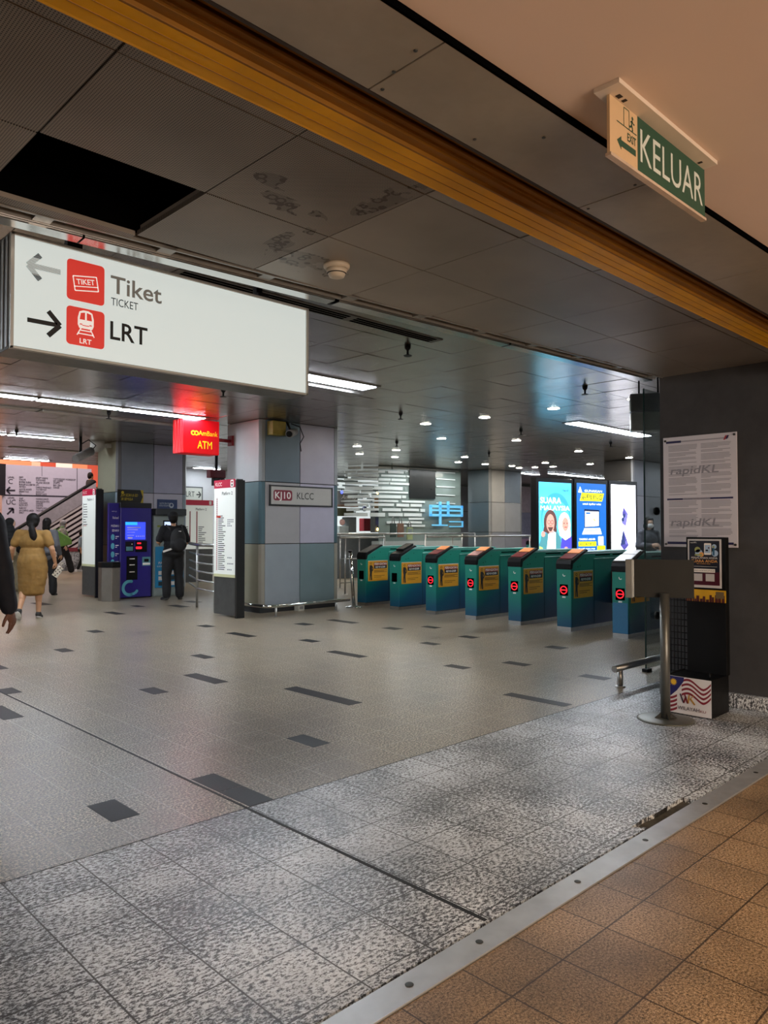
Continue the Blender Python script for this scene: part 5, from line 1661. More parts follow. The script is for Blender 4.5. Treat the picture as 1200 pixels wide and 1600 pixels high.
# ------------------------------------------------------------------ slatted shop screen and shop
SXA, SYA = 13.85, 16.0
CRN = (14.5, 15.1)
SXB, SYB = 17.46, 14.60
SLW = M('white_slat', '#d6dedd', 0.35, emit=0.0, var=0.05, vs=4)
t = thing('glass_screen', 'curved glass shop screen covered with broken rows of white slats', 'shop screen', (*CRN, 0))
path = [(SXA, SYA), (14.1, 15.55), (14.3, 15.28), (14.5, 15.1), (14.9, 14.95), (15.4, 14.83), (16.0, 14.74), (16.7, 14.66), (SXB, SYB)]
SGL = M('greenish_shop_glass', '#7d8b87', 0.12, 0.0, var=0.03)
b = MB()
for (xa, ya), (xb, yb_) in zip(path[3:], path[4:]):
    b.prism([(xa, ya), (xb, yb_), (xb, yb_ + .02), (xa, ya + .02)], 1.05, ZR, 'z')
b.build('glass', SGL, t)
b = MB()
for (xa, ya), (xb, yb_) in zip(path[3:], path[4:]): b.prism([(xa, ya - .02), (xb, yb_ - .02), (xb, yb_ + .3), (xa, ya + .3)], 0.0, 1.05, 'z')
b.build('plinth_wall', M('shop_plinth', '#a9b0ae', 0.45, var=0.04), t)
rr = random.Random(21)
def along(s):
    tot = [0]
    for a, c in zip(path, path[1:]): tot.append(tot[-1] + hypot(c[0] - a[0], c[1] - a[1]))
    s = max(0, min(tot[-1], s))
    for k in range(len(path) - 1):
        if s <= tot[k + 1] + 1e-9:
            f = (s - tot[k]) / (tot[k + 1] - tot[k]); a, c = path[k], path[k + 1]
            return (a[0] + (c[0] - a[0]) * f, a[1] + (c[1] - a[1]) * f), tot[-1]
TOT = along(0)[1]; SC = sum(hypot(c[0] - a[0], c[1] - a[1]) for a, c in zip(path[:3], path[1:4]))
def slab(s0, s1, z0, z1, off, mb, mat):
    n = max(2, int((s1 - s0) / .25) + 1)
    pts = [along(s0 + (s1 - s0) * i / n)[0] for i in range(n + 1)]
    for (xa, ya), (xb, yb_) in zip(pts, pts[1:]):
        mb.prism([(xa - off * .5, ya - off), (xb - off * .5, yb_ - off), (xb - off * .5, yb_ - off + .018), (xa - off * .5, ya - off + .018)], z0, z1, 'z', mat)
b = MB()
z = 1.45
row = 0
while z < ZR - .05:
    h = rr.uniform(.06, .11); s = rr.uniform(0, .25)
    end = SC + ((.98 if z > 2.2 else 1.55) - (.12 if row % 2 else 0))
    while s < end:
        L = rr.uniform(.3, 1.0); e = min(s + L, end)
        if z < 1.7 and s < SC: s = e; continue
        slab(s, e, z + rr.uniform(0, .02), z + h, .03, b, 0); b.build('slat', SLW, t); b = MB(); s = e + rr.uniform(.02, .12)
    if row % 2 == 0 and z > 1.9: slab(SC + 2.0, TOT - .25, z, z + .03, .03, b, 0); b.build('slat', SLW, t); b = MB()
    z += h + rr.uniform(.02, .05); row += 1

b = MB(); slab(SC + .98, SC + 1.95, 2.28, 3.1, .04, b, 0); b.build('dark_banner', M('shop_dark_panel', '#121718', 0.3), t)
b = MB(); slab(SC + .9, TOT - .1, 3.12, 3.15, .05, b, 0); b.build('top_rail', STEEL, t)
BL = M('lit_blue_logo', '#6fc4ec', 0.4, emit=.35, ecol='#6cc0ea', var=0)
b = MB()
def lg(x0, y0, x1, y1):
    A, Bq = Py(520 + x0 / 5, 700 + y1 / 5, 14.6), Py(520 + x1 / 5, 700 + y0 / 5, 14.6)
    b.box(A.x, Bq.x, 14.56, 14.59, A.z, Bq.z)
for r_ in ((750, 452, 1010, 463), (750, 452, 768, 532), (750, 520, 1008, 533), (826, 420, 842, 605), (888, 418, 904, 532), (770, 485, 995, 492), (996, 452, 1010, 533), (770, 598, 890, 608), (905, 572, 1012, 580), (1002, 572, 1012, 618), (905, 610, 1012, 618)): lg(*r_)
b.build('blue_logo', BL, t)
# hanging covers on the screen
for i, (x0, y0, x1, y1, col, lb) in enumerate(((447, 588, 494, 697, '#22342f', 'dark green hanging cover on the shop screen, left of three'), (503, 588, 552, 697, '#6b5040', 'brown hanging cover on the shop screen, middle of three'), (578, 620, 620, 716, '#8c9a6a', 'pale photo bag hanging on the shop screen, right of three'))):
    A, Bq = Py(520 + x0 / 5, 700 + y1 / 5, 14.62), Py(520 + x1 / 5, 700 + y0 / 5, 14.62)
    tt = thing('hanging_cover', lb, 'hanging cover', ((A.x + Bq.x) / 2, 14.62, Bq.z), 0, 'covers hung on the shop screen')
    b = MB(); b.box(A.x, Bq.x, 14.60, 14.63, A.z, Bq.z, 0)
    if i == 2: b.box(A.x + .02, Bq.x - .02, 14.597, 14.6, (A.z + Bq.z) / 2, Bq.z - .04, 1)
    b.build('cover', [M('cover_%d' % i, col, 0.5), M('photo_grey', '#707c7c', 0.5)], tt, bevel=.01)
    b = MB(); cx = (A.x + Bq.x) / 2; b.tube([(cx - .05, 14.61, Bq.z), (cx - .04, 14.61, Bq.z + .12), (cx, 14.61, Bq.z + .17), (cx + .04, 14.61, Bq.z + .12), (cx + .05, 14.61, Bq.z)], .012, 6); b.build('loop', GREYP, tt)
# lit shop interior behind the left part of the screen
t = thing('shop_wall', 'bright white slatted shop wall behind the counter, right of the name plate pillar', 'shop wall', (13.5, 18.5, 0))
a, c = Py(500, 800, 18.6), Py(602, 730, 18.6)
b = MB(); b.box(a.x - .5, c.x + 1.0, 18.6, 18.7, 0, 3.14); b.build('backing', M('shop_back_white', '#dfe6e6', 0.5, emit=0.7, ecol='#e6f0f0', var=0.02), t)  # glow put into the white wall to stand for the shop's lighting
b = MB(); z = 1.9
while z < 3.08:
    x = a.x - .4
    while x < c.x + .6:
        L = rr.uniform(.4, 1.3); b.box(x, x + L, 18.56, 18.6, z, z + rr.uniform(.05, .09)); x += L + rr.uniform(.05, .2)
    z += .13; b.build('slat_row', M('lit_shop_slat', '#a8b3b3', 0.4, var=0.1), t); b = MB()
def shopbox(name, label, cat, px0, py0, px1, py1, Y, d, col, group=None, extra=None):
    A, Bq = Py(px0, py1, Y), Py(px1, py0, Y)
    tt = thing(name, label, cat, ((A.x + Bq.x) / 2, Y, A.z), 0, group)
    b = MB(); b.box(A.x, Bq.x, Y, Y + d, A.z, Bq.z); b.build('body', M(name + '_finish_' + col[1:], col, 0.5), tt, bevel=.01)
    if extra: extra(tt, A, Bq, Y)
    return tt


def counter(tt, A, Bq, Y):
    b = MB(); b.box(A.x, Bq.x, Y + .02, Y + .5, 0, A.z); b.build('counter_front', M('counter_front_grey', '#5b5f60', 0.5), tt)
    b = MB(); b.box(A.x - .03, Bq.x + .03, Y - .04, Y + .55, A.z - .0, A.z + .04); b.build('counter_top', M('counter_top_pale', '#b9bfbf', 0.35), tt)


shopbox('shop_counter', 'long shop counter behind the guard rail, right of the name plate pillar', 'counter', 524, 834, 592, 838, 15.9, .5, '#9aa0a0', None, counter)
def script_text(tt, A, Bq, Y):
    b = MB(); q = frontY(b, (A.x, Y, A.z), .002); W_ = Bq.x - A.x; H_ = Bq.z - A.z
    q.text('Amino', W_ * .25, H_ * .4, H_ * .3, 0, 1, w=W_ * .65, slant=.35); b.build('lettering', STKW, tt)
    b = MB(); b.box(A.x, Bq.x, Y - .02, Y + .2, A.z - .06, A.z); b.build('lower_edge', M('sign_edge_brown', '#9a7a66', 0.5), tt)
shopbox('shop_sign', 'grey shop sign with slanted white script beside the name plate pillar', 'shop sign', 524, 768, 559, 788, 16.0, .25, '#7d7d7e', None, script_text)
shopbox('display_crate', 'dark green display crate below the grey script sign', 'crate', 524, 794, 553, 806, 15.98, .3, '#3f4024')
shopbox('brown_picture', 'brown framed picture with pale rings on the shop edge', 'picture', 586, 777, 598, 794, 15.3, .04, '#8a6238', None, None)
shopbox('grey_column', 'slim grey column under the brown picture', 'column', 586, 795, 597, 832, 15.3, .2, '#6a6e70')
shopbox('red_backpack', 'red bag standing on the shop counter', 'bag', 569, 810, 581, 830, 15.95, .22, '#8f1826')
shopbox('grey_printer', 'grey box like device on the shop counter left of the red bag', 'device', 545, 808, 557, 832, 15.95, .3, '#6f7373')
shopbox('white_carton', 'white carton on the shop counter nearest the pillar', 'carton', 530, 822, 545, 833, 15.93, .3, '#a9b2b2')
def round_thing(name, label, cat, px, py, r, col, Y=15.96):
    p = Py(px, py, Y)
    tt = thing(name, label, cat, (p.x, Y, p.z))
    b = MB(); b.lathe([(r * .6, -.02), (r, 0), (r * .9, .05), (r * .5, .08)], (0, 0, 0), 20, T=Matrix.Translation(p) @ Matrix.Rotation(RD(90), 4, 'X')); b.build('body', M(name + '_finish', col, 0.45), tt)
round_thing('pink_plush', 'pink round plush on the counter near the white carton', 'plush toy', 534, 816, .09, '#d3a7a0')
round_thing('white_helmet', 'white rounded object on the shelf left of the brown picture', 'helmet', 579, 791, .08, '#cfd6d8', 16.3)
round_thing('navy_helmet', 'navy ring shaped object hanging left of the white one', 'toy', 569, 795, .08, '#1c2148', 16.3)
LEDB = M('blue_bulb', '#5560ff', 0.4, emit=3.0, ecol='#4a58ff', var=0); LEDW = M('warm_bulb', '#ffe0a0', 0.4, emit=4.0, ecol='#ffd890', var=0)
for i, (px, py, m_, lb) in enumerate(((534, 769, LEDB, 'blue bulb above the grey script sign'), (596, 816, LEDB, 'blue bulb right of the slim grey column'), (590, 770, LEDW, 'warm bulb above the brown picture'), (590, 827, LEDW, 'warm bulb low beside the slim grey column'))):
    p = Py(px, py, 15.25)
    tt = thing('fairy_bulb', lb, 'bulb', p, 0, 'fairy bulbs'); b = MB(); b.ell(p, (.035, .035, .045), 10, 8); b.build('bulb', m_, tt)
    b = MB(); b.cone((p.x, p.y, p.z + .04), (p.x, p.y, p.z + .1), .012, n=8); b.build('socket', BLACK, tt)
area('shop_front_lamp', (15.6, 14.1, 3.12), (0, 0, 0), 3.2, .15, 55, (0.95, 1.0, 1.0))  # unseen light added to brighten the slatted screen
shop_lamp = area('shop_lamp', (13.2, 17.2, 3.1), (0, 0, 0), 2.4, 1.6, 190, (0.93, 1.0, 1.0))
# pale pink hoarding behind the far pillar
a, c = Py(808, 826, 17.3), Py(850, 752, 17.3)
t = thing('hoarding', 'pink and grey wall hoarding between the far pillar and the left advert box', 'hoarding', ((a.x + c.x) / 2, 17.3, 0))
b = MB(); H_ = min(c.z, 3.1)
for k, col in enumerate(('#b59ab0', '#8f8894', '#a89aa0')): b.box(a.x - .3, c.x + .3, 17.3, 17.35, H_ * k / 3, H_ * (k + 1) / 3 - .01, k)
b.build('board', [M('hoarding_%d' % k, col, 0.5) for k, col in enumerate(('#c49cb4', '#8f8a9c', '#b8a6ac'))], t)

# ------------------------------------------------------------------ left: hall beyond, directory wall, escalator
DY = 27.0
def dp(px, py): v = Py(px, py, DY); return v.x, v.z
xa, zt = dp(4, 725); xb, zt2 = dp(143, 729)
t = thing('directory_wall', 'pale lilac directory wall with LEVEL C and LEVEL UC lists', 'directory', ((xa + xb) / 2, DY, 0))
b = MB(); b.box(xa, xb, DY, DY + .3, 0, zt); b.build('wall_panel', M('lilac_panel', '#c4bed0', 0.5, var=0.02), t)
b = MB(); q = frontY(b, (0, DY, 0), .004)
INKD = M('directory_ink', '#2f2c3a', 0.5, var=0)
def seg(x0, y0, x1, y1, wd=.03): q.line([dp(x0, y0), dp(x1, y1)], wd, 0, 1)
S7 = lambda x, y: (x / 7.5, 700 + y / 7.5)
seg(*S7(50, 552), *S7(890, 572), .05); seg(*S7(903, 235), *S7(903, 560), .02); seg(*S7(492, 200), *S7(492, 330), .012)
def dt(s, x, y, h, wpx=None, bold=True):
    X_, Z_ = dp(*S7(x, y)); k = DY / ray(x / 7.5, 760).y / FPX / 7.5 * 1.0
    sc = (dp(*S7(x + 100, y))[0] - X_) / 100
    zs = (dp(*S7(x, y))[1] - dp(*S7(x, y + 100))[1]) / 100
    q.text(s, X_, Z_, h * zs, 0, 2, w=None if wpx is None else wpx * sc, bold=bold)
dt('LEVEL', 92, 352, 20, 78); dt('C', 97, 418, 56, 52, False); dt('LEVEL', 92, 593, 20, 80); dt('UC', 75, 660, 56, 108, False)
seg(*S7(78, 498), *S7(178, 498), .06); seg(*S7(78, 498), *S7(118, 458), .06); seg(*S7(78, 498), *S7(118, 538), .06)
seg(*S7(84, 778), *S7(155, 710), .06); seg(*S7(100, 710), *S7(155, 710), .06); seg(*S7(155, 710), *S7(155, 765), .06)
for x, col in ((224, [('H&M', 350, 46), ('TEALIVE', 378, 76), ('EMPIRE SUSHI', 408, 138), ('BURGER & LOBSTER', 436, 190), ('ARTISAN', 462, 78), ("AUNTIE ANNE'S", 492, 146), ('BREADTALK', 518, 114), ('TU', 546, 24), ('GAP', 600, 46), ('KFC', 626, 70), ('F-CLOUDS', 654, 96), ('PIZZA HUT', 680, 104), ('SUBWAY', 712, 86), ('AH CHENG LAKSA', 740, 172), ('DAILY', 766, 58)]),
               (420, [('KRISPY KREME', 360, 140), ('CUSTOMMADE', 386, 112), ('VILLAGE GROCER', 414, 162), ('LAC', 440, 36), ('CARING PHARMACY', 470, 184), ('WATERWAY', 496, 126), ('QUICK CUT', 524, 98), ('BOOST JUICE', 550, 126), ('NOODLE SHACK', 606, 150), ('MRS KUCHI ETC', 636, 160), ('CHAGEE', 660, 80), ('CHATIME', 686, 80), ("WRAP'N ROLL", 714, 140), ('TACO BELL', 742, 102)]),
               (624, [('WATCHSHOP WORKSHOP', 372, 264), ('SAN COFFEE', 394, 110), ("STUFF'D", 418, 76), ('BIG ZEN', 446, 96), ('CHAGEE', 472, 70)])):
    for s, y, wv in col: dt(s, x, y, 20, wv)
b.build('lettering', INKD, t)
b = MB(); x0, z0 = dp(-30, 773); x1, z1 = dp(7.5, 725); b.box(x0, x1, DY - .1, DY + .05, z0, z1); b.build('dark_end_panel', M('directory_dark', '#191720', 0.4), t)
a = dp(-60, 840); c = dp(4, 774)
t = thing('orange_shopfront', 'orange lit shopfront at the left edge behind the directory wall', 'shopfront', (a[0], DY + .4, 0))
b = MB(); b.box(a[0] - 2, c[0], DY + .5, DY + .8, 0, c[1] + .1, 0); b.box(a[0] - 2, c[0], DY + .48, DY + .5, 2.5, 2.58, 1); b.build('front', [M('orange_front', '#e8955e', 0.5, emit=0.35, ecol='#f09a60', var=0.1, vs=1.0), STKW], t)
# decor band above the directory wall
t = thing('orange_decor_band', 'orange and pink decorated upper wall above the directory wall', 'decor', (12, 31, 4))
b = MB(); rr = random.Random(2); x = 8.0
cols_ = [M('decor_%d' % k, h, 0.5, emit=0.9, ecol=h, var=0) for k, h in enumerate(('#f2b79a', '#ee8f66', '#ffe6d6', '#c9543e'))]  # glow added to the decor colours for the hall's brightness
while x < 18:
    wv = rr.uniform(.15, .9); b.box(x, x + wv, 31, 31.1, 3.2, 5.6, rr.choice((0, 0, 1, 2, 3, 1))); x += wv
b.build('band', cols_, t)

# escalator seen from its side
EY = 25.4
def ep(px, py): v = Py(px, py, EY); return v.x, v.z
t = thing('escalator', 'escalator rising to the right with a slatted white side', 'escalator', (11, EY, 0))
h0, h1 = ep(24, 829), ep(150, 752)
l0, l1 = ep(30, 826.5), ep(150, 776)
b = MB(); b.prism([(h0[0], h0[1] - .05), (h1[0], h1[1] - .05), ep(150, 774), ep(62, 829)], EY, EY + .12, 'y', 0); b.build('balustrade', M('balustrade_metal', '#b9b4bd', 0.3, 0.2), t)
b = MB(); b.tube([(h0[0] - .1, EY + .06, h0[1] - .12), (h0[0], EY + .06, h0[1]), (h1[0], EY + .06, h1[1])], .06, 8); b.build('handrail', BLACK, t)
n = 12
b0 = MB(); b0.prism([ep(62, 829), ep(150, 776), ep(150, 873), ep(62, 873)], EY + .15, EY + .25, 'y', 0); b0.build('side_backing', M('escalator_dark_side', '#4a3a44', 0.6), t)
for k in range(n):
    o = k * 8.2
    A0, A1 = ep(52, 835 + o * .98), ep(150, 776 + o)
    xlo = A0[0]
    sl_ = (A1[1] - A0[1]) / (A1[0] - A0[0])
    zf = ep(62, 866)[1]
    xs0 = A0[0] if A0[1] > zf else A0[0] + (zf - A0[1]) / sl_
    if xs0 > A1[0] - .2: break
    b = MB(); b.prism([(xs0, A0[1] + sl_ * (xs0 - A0[0])), A1, (A1[0], A1[1] - .085), (xs0, A0[1] + sl_ * (xs0 - A0[0]) - .085)], EY + .02, EY + .1, 'y', 0)
    b.build('side_slat', M('escalator_white_slat', '#d8d0d2', 0.4, var=0.03), t)
b = MB(); A0 = ep(62, 872); A1 = ep(150, 872); b.box(A0[0], A1[0], EY - .02, EY + .4, 0, ep(100, 862)[1], 0); b.box(A0[0] + .6, A1[0], EY - .03, EY + .0, ep(100, 862)[1], ep(100, 856)[1], 1)
b.build('plinth', [GRAN, M('plinth_red', '#8a3a44', 0.5)], t)
# ------------------------------------------------------------------ people
SKIN = {'tan': M('skin_tan', '#b98a68', 0.55, var=0.05, vs=30), 'brown': M('skin_brown', '#6d4a3a', 0.5, var=0.06, vs=30), 'fair': M('skin_fair', '#d5ab93', 0.55, var=0.05, vs=30)}
HAIR = M('black_hair', '#100c0a', 0.6, var=0.3, vs=60)
HAIR.node_tree.nodes['Principled BSDF'].inputs['Specular IOR Level'].default_value = 0.2
REST = dict(pel=(0, 0, .93), waist=(0, .0, 1.07), chest=(0, .0, 1.25), neck=(0, -.01, 1.43), head=(0, .02, 1.585),
            shL=(-.175, 0, 1.385), elL=(-.235, -.02, 1.11), wrL=(-.25, .04, .87), shR=(.175, 0, 1.385), elR=(.235, -.02, 1.11), wrR=(.25, .04, .87),
            hiL=(-.085, 0, .90), knL=(-.095, .02, .49), anL=(-.095, -.025, .085), hiR=(.085, 0, .90), knR=(.095, .02, .49), anR=(.095, -.025, .085),
            ftL=(0, 1, -.28), ftR=(0, 1, -.28))


def V3(p): return Vector(p)


def cap(b, a, c, ra, rc, n=14):
    """closed limb piece with rounded ends"""
    a, c = V3(a), V3(c)
    b.cone(a, c, ra, rc, n)
    b.ell(a, (ra, ra, ra), n, 8); b.ell(c, (rc, rc, rc), n, 8)


def oell(b, c, r, M3=None, nu=18, nv=12):
    T = Matrix.Translation(V3(c))
    if M3 is not None: T = T @ M3
    b.ell((0, 0, 0), r, nu, nv, 0, T)


def fuse(b, name, mat, parent, voxel, smooth=4, scale=1.0, wr=0.0, wrs=8.0):
    """one continuous surface from overlapping closed pieces"""
    o = b.build(name, mat, parent)
    r = o.modifiers.new('remesh', 'REMESH'); r.mode = 'VOXEL'; r.voxel_size = voxel; r.use_smooth_shade = True
    s = o.modifiers.new('smooth', 'SMOOTH'); s.factor = .5; s.iterations = smooth
    if wr:
        tx = bpy.data.textures.new(name + '_folds', 'CLOUDS'); tx.noise_scale = 1 / wrs
        d = o.modifiers.new('folds', 'DISPLACE'); d.texture = tx; d.strength = wr; d.mid_level = .5
    return o


def hand(b, wr, d, pn, curl=.5, s=1.0, side=1):
    """palm, four fingers of unequal length bent at the knuckles, thumb from the side of the palm"""
    wr, d, pn = V3(wr), V3(d).normalized(), V3(pn)
    pn = (pn - d * pn.dot(d)).normalized(); sd = d.cross(pn) * side        # towards the thumb
    R3 = Matrix((sd, d, pn)).transposed().to_4x4()
    cap(b, wr, wr + d * .02 * s, .024 * s, .026 * s)
    oell(b, wr + d * .052 * s, (.040 * s, .050 * s, .017 * s), R3)
    for i, L in enumerate((.070, .080, .075, .058)):
        base_ = wr + d * (.088 - abs(i - 1.3) * .004) * s + sd * (.033 - i * .0225) * s
        p_, ang = base_, .15
        for k, f in enumerate((.45, .32, .23)):
            ang += curl * (.55, .75, .6)[k]
            q_ = p_ + (d * cos(ang) + pn * sin(ang)) * L * f * s
            cap(b, p_, q_, (.0086 - k * .0008) * s, (.0080 - k * .0008) * s, 8)
            p_ = q_
    t0 = wr + d * .025 * s + sd * .028 * s
    t1 = t0 + (d * .6 + sd * .75 + pn * .25) .normalized() * .042 * s
    t2 = t1 + (d * .9 + sd * .15 + pn * .45).normalized() * .034 * s
    cap(b, t0, t1, .013 * s, .0105 * s, 8); cap(b, t1, t2, .0105 * s, .0085 * s, 8)


def person(label, loc, face, H, pose, look, voxel=.0065, group=None, skin='tan', fat=1.0, detail_hands=True):
    """face: heading angle the person looks along (0 = +X); look: function that dresses the figure"""
    t = thing('person', label, 'person', loc, 0, group)
    J = {k: V3(v) for k, v in REST.items()}
    for k, v in pose.items():
        if k in J: J[k] = V3(v)
    S_ = H / 1.70
    rot = Matrix.Rotation(face - pi / 2, 4, 'Z')
    Tw = Matrix.Translation(V3(loc)) @ rot @ Matrix.Scale(S_, 4)
    W = lambda p: Tw @ V3(p)
    J = {k: (v if k in ('ftL', 'ftR') else v) for k, v in J.items()}
    b = MB()
    # trunk
    oell(b, J['pel'] + V3((0, -.015, -.01)), (.155 * fat, .115 * fat, .12)); oell(b, J['waist'], (.132 * fat, .098 * fat, .13)); oell(b, J['chest'], (.158 * fat, .112 * fat, .17))
    cap(b, J['shL'], J['shR'], .055, .055); cap(b, J['chest'] + V3((0, 0, .1)), J['neck'], .08, .05); cap(b, J['neck'], J['head'] + V3((0, -.015, -.06)), .050, .048)
    # head with face
    hr = Matrix.Rotation(pose.get('turn', 0), 4, 'Z') @ Matrix.Rotation(pose.get('nod', 0), 4, 'X')
    hp = lambda x, y, z: J['head'] + hr @ V3((x, y, z))
    oell(b, hp(0, -.005, .015), (.073, .090, .100), hr); oell(b, hp(0, .028, -.045), (.055, .060, .065), hr)
    cap(b, hp(0, .082, .01), hp(0, .104, -.022), .010, .014, 8); oell(b, hp(0, .083, -.055), (.024, .012, .010), hr); cap(b, hp(0, .075, -.09), hp(0, .07, -.095), .018, .018, 8)
    for s_ in (-1, 1): oell(b, hp(s_ * .074, -.005, -.01), (.010, .018, .030), hr)
    for s_ in (-1, 1): oell(b, hp(s_ * .031, .077, .022), (.018, .010, .007), hr)
    for sd, sg in (('L', -1), ('R', 1)):
        sh, el, wr = J['sh' + sd], J['el' + sd], J['wr' + sd]
        f_ = .5 + .5 * fat
        cap(b, sh, el, .049 * f_, .039 * f_); cap(b, el, wr, .039 * f_, .026); cap(b, el * .75 + wr * .25, el * .5 + wr * .5, .040 * f_, .034 * f_)
        hand(b, wr, pose.get('hd' + sd, wr - el), pose.get('pn' + sd, (-sg, .25, 0)), pose.get('curl' + sd, .45), 1.0, pose.get('side' + sd, -1 if False else (1 if sg < 0 else -1)))
        hi, kn, an = J['hi' + sd], J['kn' + sd], J['an' + sd]
        cap(b, hi, kn, .085 * fat, .056 * f_); cap(b, kn, an, .054 * f_, .036); cap(b, kn * .8 + an * .2 + V3((0, -.015, 0)), kn * .55 + an * .45 + V3((0, -.012, 0)), .055 * f_, .047 * f_)
        ft = J['ft' + sd].normalized()
        cap(b, an + V3((0, -.02, -.03)), an + ft * .13 + V3((0, 0, -.035)), .036, .028)
    b.v = [tuple(W(p)) for p in b.v]
    body = fuse(b, 'body', SKIN[skin], t, voxel * S_, 3)
    look(t, J, W, S_, hp, hr, pose)
    return t


def garment(t, W, name, mat, prims, voxel=.012, smooth=6, wr=0.0, wrs=9.0):
    b = MB()
    for p in prims:
        if p[0] == 'c': cap(b, p[1], p[2], p[3], p[4])
        else: oell(b, p[1], p[2], p[3] if len(p) > 3 else None)
    b.v = [tuple(W(p)) for p in b.v]
    return fuse(b, name, mat, t, voxel, smooth, wr=wr, wrs=wrs)


def shirt_p(J, sleeve=.55, g=.014, fat=1.0, hem=.86):
    P = [('e', J['pel'] + V3((0, -.012, .03)), (.16 * fat + g, .118 * fat + g, .12)), ('e', J['waist'], (.14 * fat + g, .105 * fat + g, .15)), ('e', J['chest'], (.163 * fat + g, .117 * fat + g, .172)),
         ('c', J['shL'], J['shR'], .06 + g * .5, .06 + g * .5), ('c', J['chest'] + V3((0, 0, .1)), J['neck'] + V3((0, 0, -.03)), .09, .062)]
    for sd in 'LR':
        sh, el, wr = J['sh' + sd], J['el' + sd], J['wr' + sd]
        f_ = .5 + .5 * fat
        if sleeve <= 1: P.append(('c', sh, sh + (el - sh) * sleeve, .052 * f_ + g, .050 * f_ + g))
        else:
            P += [('c', sh, el, .052 * f_ + g, .042 * f_ + g), ('c', el, el + (wr - el) * (sleeve - 1), .042 * f_ + g, .034 + g * .6)]
    return P


def trousers_p(J, g=.014, fat=1.0, flare=0.0, end=.96):
    P = [('e', J['pel'] + V3((0, -.015, -.015)), (.160 * fat + g * 1.2, .120 * fat + g * 1.2, .125))]
    for sd in 'LR':
        hi, kn, an = J['hi' + sd], J['kn' + sd], J['an' + sd]
        P += [('c', hi, kn, .088 * fat + g, .060 + g + flare * .4), ('c', kn, kn + (an - kn) * end, .060 + g + flare * .4, .044 + g + flare)]
    return P


def shoes(t, J, W, mat, sole):
    for sd in 'LR':
        an, ft = J['an' + sd], J['ft' + sd].normalized()
        up = ft.cross(V3((1, 0, 0))); up = -up if up.z < 0 else up
        h, toe = an + V3((0, -.015, 0)) - up * .028, an + ft * .145 - up * .036
        b = MB(); cap(b, h, toe, .043, .037); cap(b, an + V3((0, 0, -.01)), an + ft * .03 - up * .02, .046, .045)
        b.v = [tuple(W(p)) for p in b.v]; sh_ = fuse(b, 'shoe', mat, t, .010, 4)
        b = MB(); R3 = Matrix((ft.cross(up), ft, up)).transposed().to_4x4()
        oell(b, (h + toe) / 2 - up * .034, (.046, .125, .016), R3); b.v = [tuple(W(p)) for p in b.v]; b.build('shoe_sole', sole, sh_)


def hair_cap(b, hp, hr, back=1.0):
    oell(b, hp(0, -.018, .030), (.093, .104, .108), hr); oell(b, hp(0, -.045, -.015), (.084, .078, .09 * back), hr)


# 1 -- woman in the brown dress, walking away
def look_brown(t, J, W, S_, hp, hr, pose):
    dress = M('ochre_dress_cloth', '#86642f', 0.8, var=0.12, vs=14)
    P = shirt_p(J, .62, .02, 1.22)
    P += [('e', V3((0, -.02, .92)), (.235, .19, .22))]
    prof = [(1.12, .185, .145), (1.02, .205, .165), (.92, .232, .19), (.84, .24, .195), (.74, .236, .19), (.64, .226, .182), (.54, .212, .174), (.44, .196, .165), (.40, .19, .16)]
    for (za, ra, sa), (zb_, rb, sb_) in zip(prof, prof[1:]):
        for k in range(4):
            f = k / 4; P.append(('e', V3((.006 * sin(za * 9 + f), -.015, za + (zb_ - za) * f)), (ra + (rb - ra) * f, sa + (sb_ - sa) * f, .05)))
    garment(t, W, 'dress', dress, P, .011, 6, .03, 5.0)
    b = MB(); hair_cap(b, hp, hr, 1.1); oell(b, hp(0, -.02, .03), (.104, .108, .112), hr); oell(b, hp(0, -.05, -.02), (.098, .085, .09), hr); oell(b, hp(0, -.11, -.06), (.05, .05, .05))
    pts = [hp(.0, -.11, -.06), hp(.02, -.145, -.14), hp(.045, -.15, -.24), hp(.06, -.14, -.32), hp(.05, -.13, -.42)]
    for a, c, r0, r1 in zip(pts, pts[1:], (.04, .055, .058, .05), (.055, .058, .05, .02)): cap(b, a, c, r0, r1)
    b.v = [tuple(W(p)) for p in b.v]; fuse(b, 'hair', HAIR, t, .010, 3)
    b = MB(); b.tube([W(hp(.0 + .035 * cos(a), -.115, -.075 + .03 * sin(a))) for a in [2 * pi * k / 12 for k in range(13)]], .006, 6); b.build('hair_tie', M('pale_hair_tie', '#8d8c8a', 0.4), t)
    shoes(t, J, W, M('black_slip_on', '#1d1b1a', 0.6), M('white_sole', '#d9d7d2', 0.6))
    b = MB(); d = (J['wrL'] - J['elL']).normalized(); b.cone(W(J['wrL'] - d * .02), W(J['wrL'] + d * .012), .034 * S_, .034 * S_, 16); b.build('wrist_band', STKW, t)


th = HEAD + RD(8)
p = Pz(50, 966)
BW = person('woman with a black ponytail and ochre dress walking away', (p.x, p.y, 0), th, 1.60,
            dict(shL=(-.20, -.01, 1.375), shR=(.20, -.01, 1.375), elL=(-.31, -.03, 1.14), wrL=(-.36, .07, .93), elR=(.315, -.05, 1.13), wrR=(.335, .05, .92), hiL=(-.10, 0, .9), hiR=(.10, 0, .9),
                 knL=(-.11, -.02, .50), anL=(-.12, -.25, .16), ftL=(-.15, .8, -.75), knR=(.09, .05, .49), anR=(.09, .03, .085), curlR=.9, nod=.05), look_brown, .0065, skin='tan', fat=1.22)
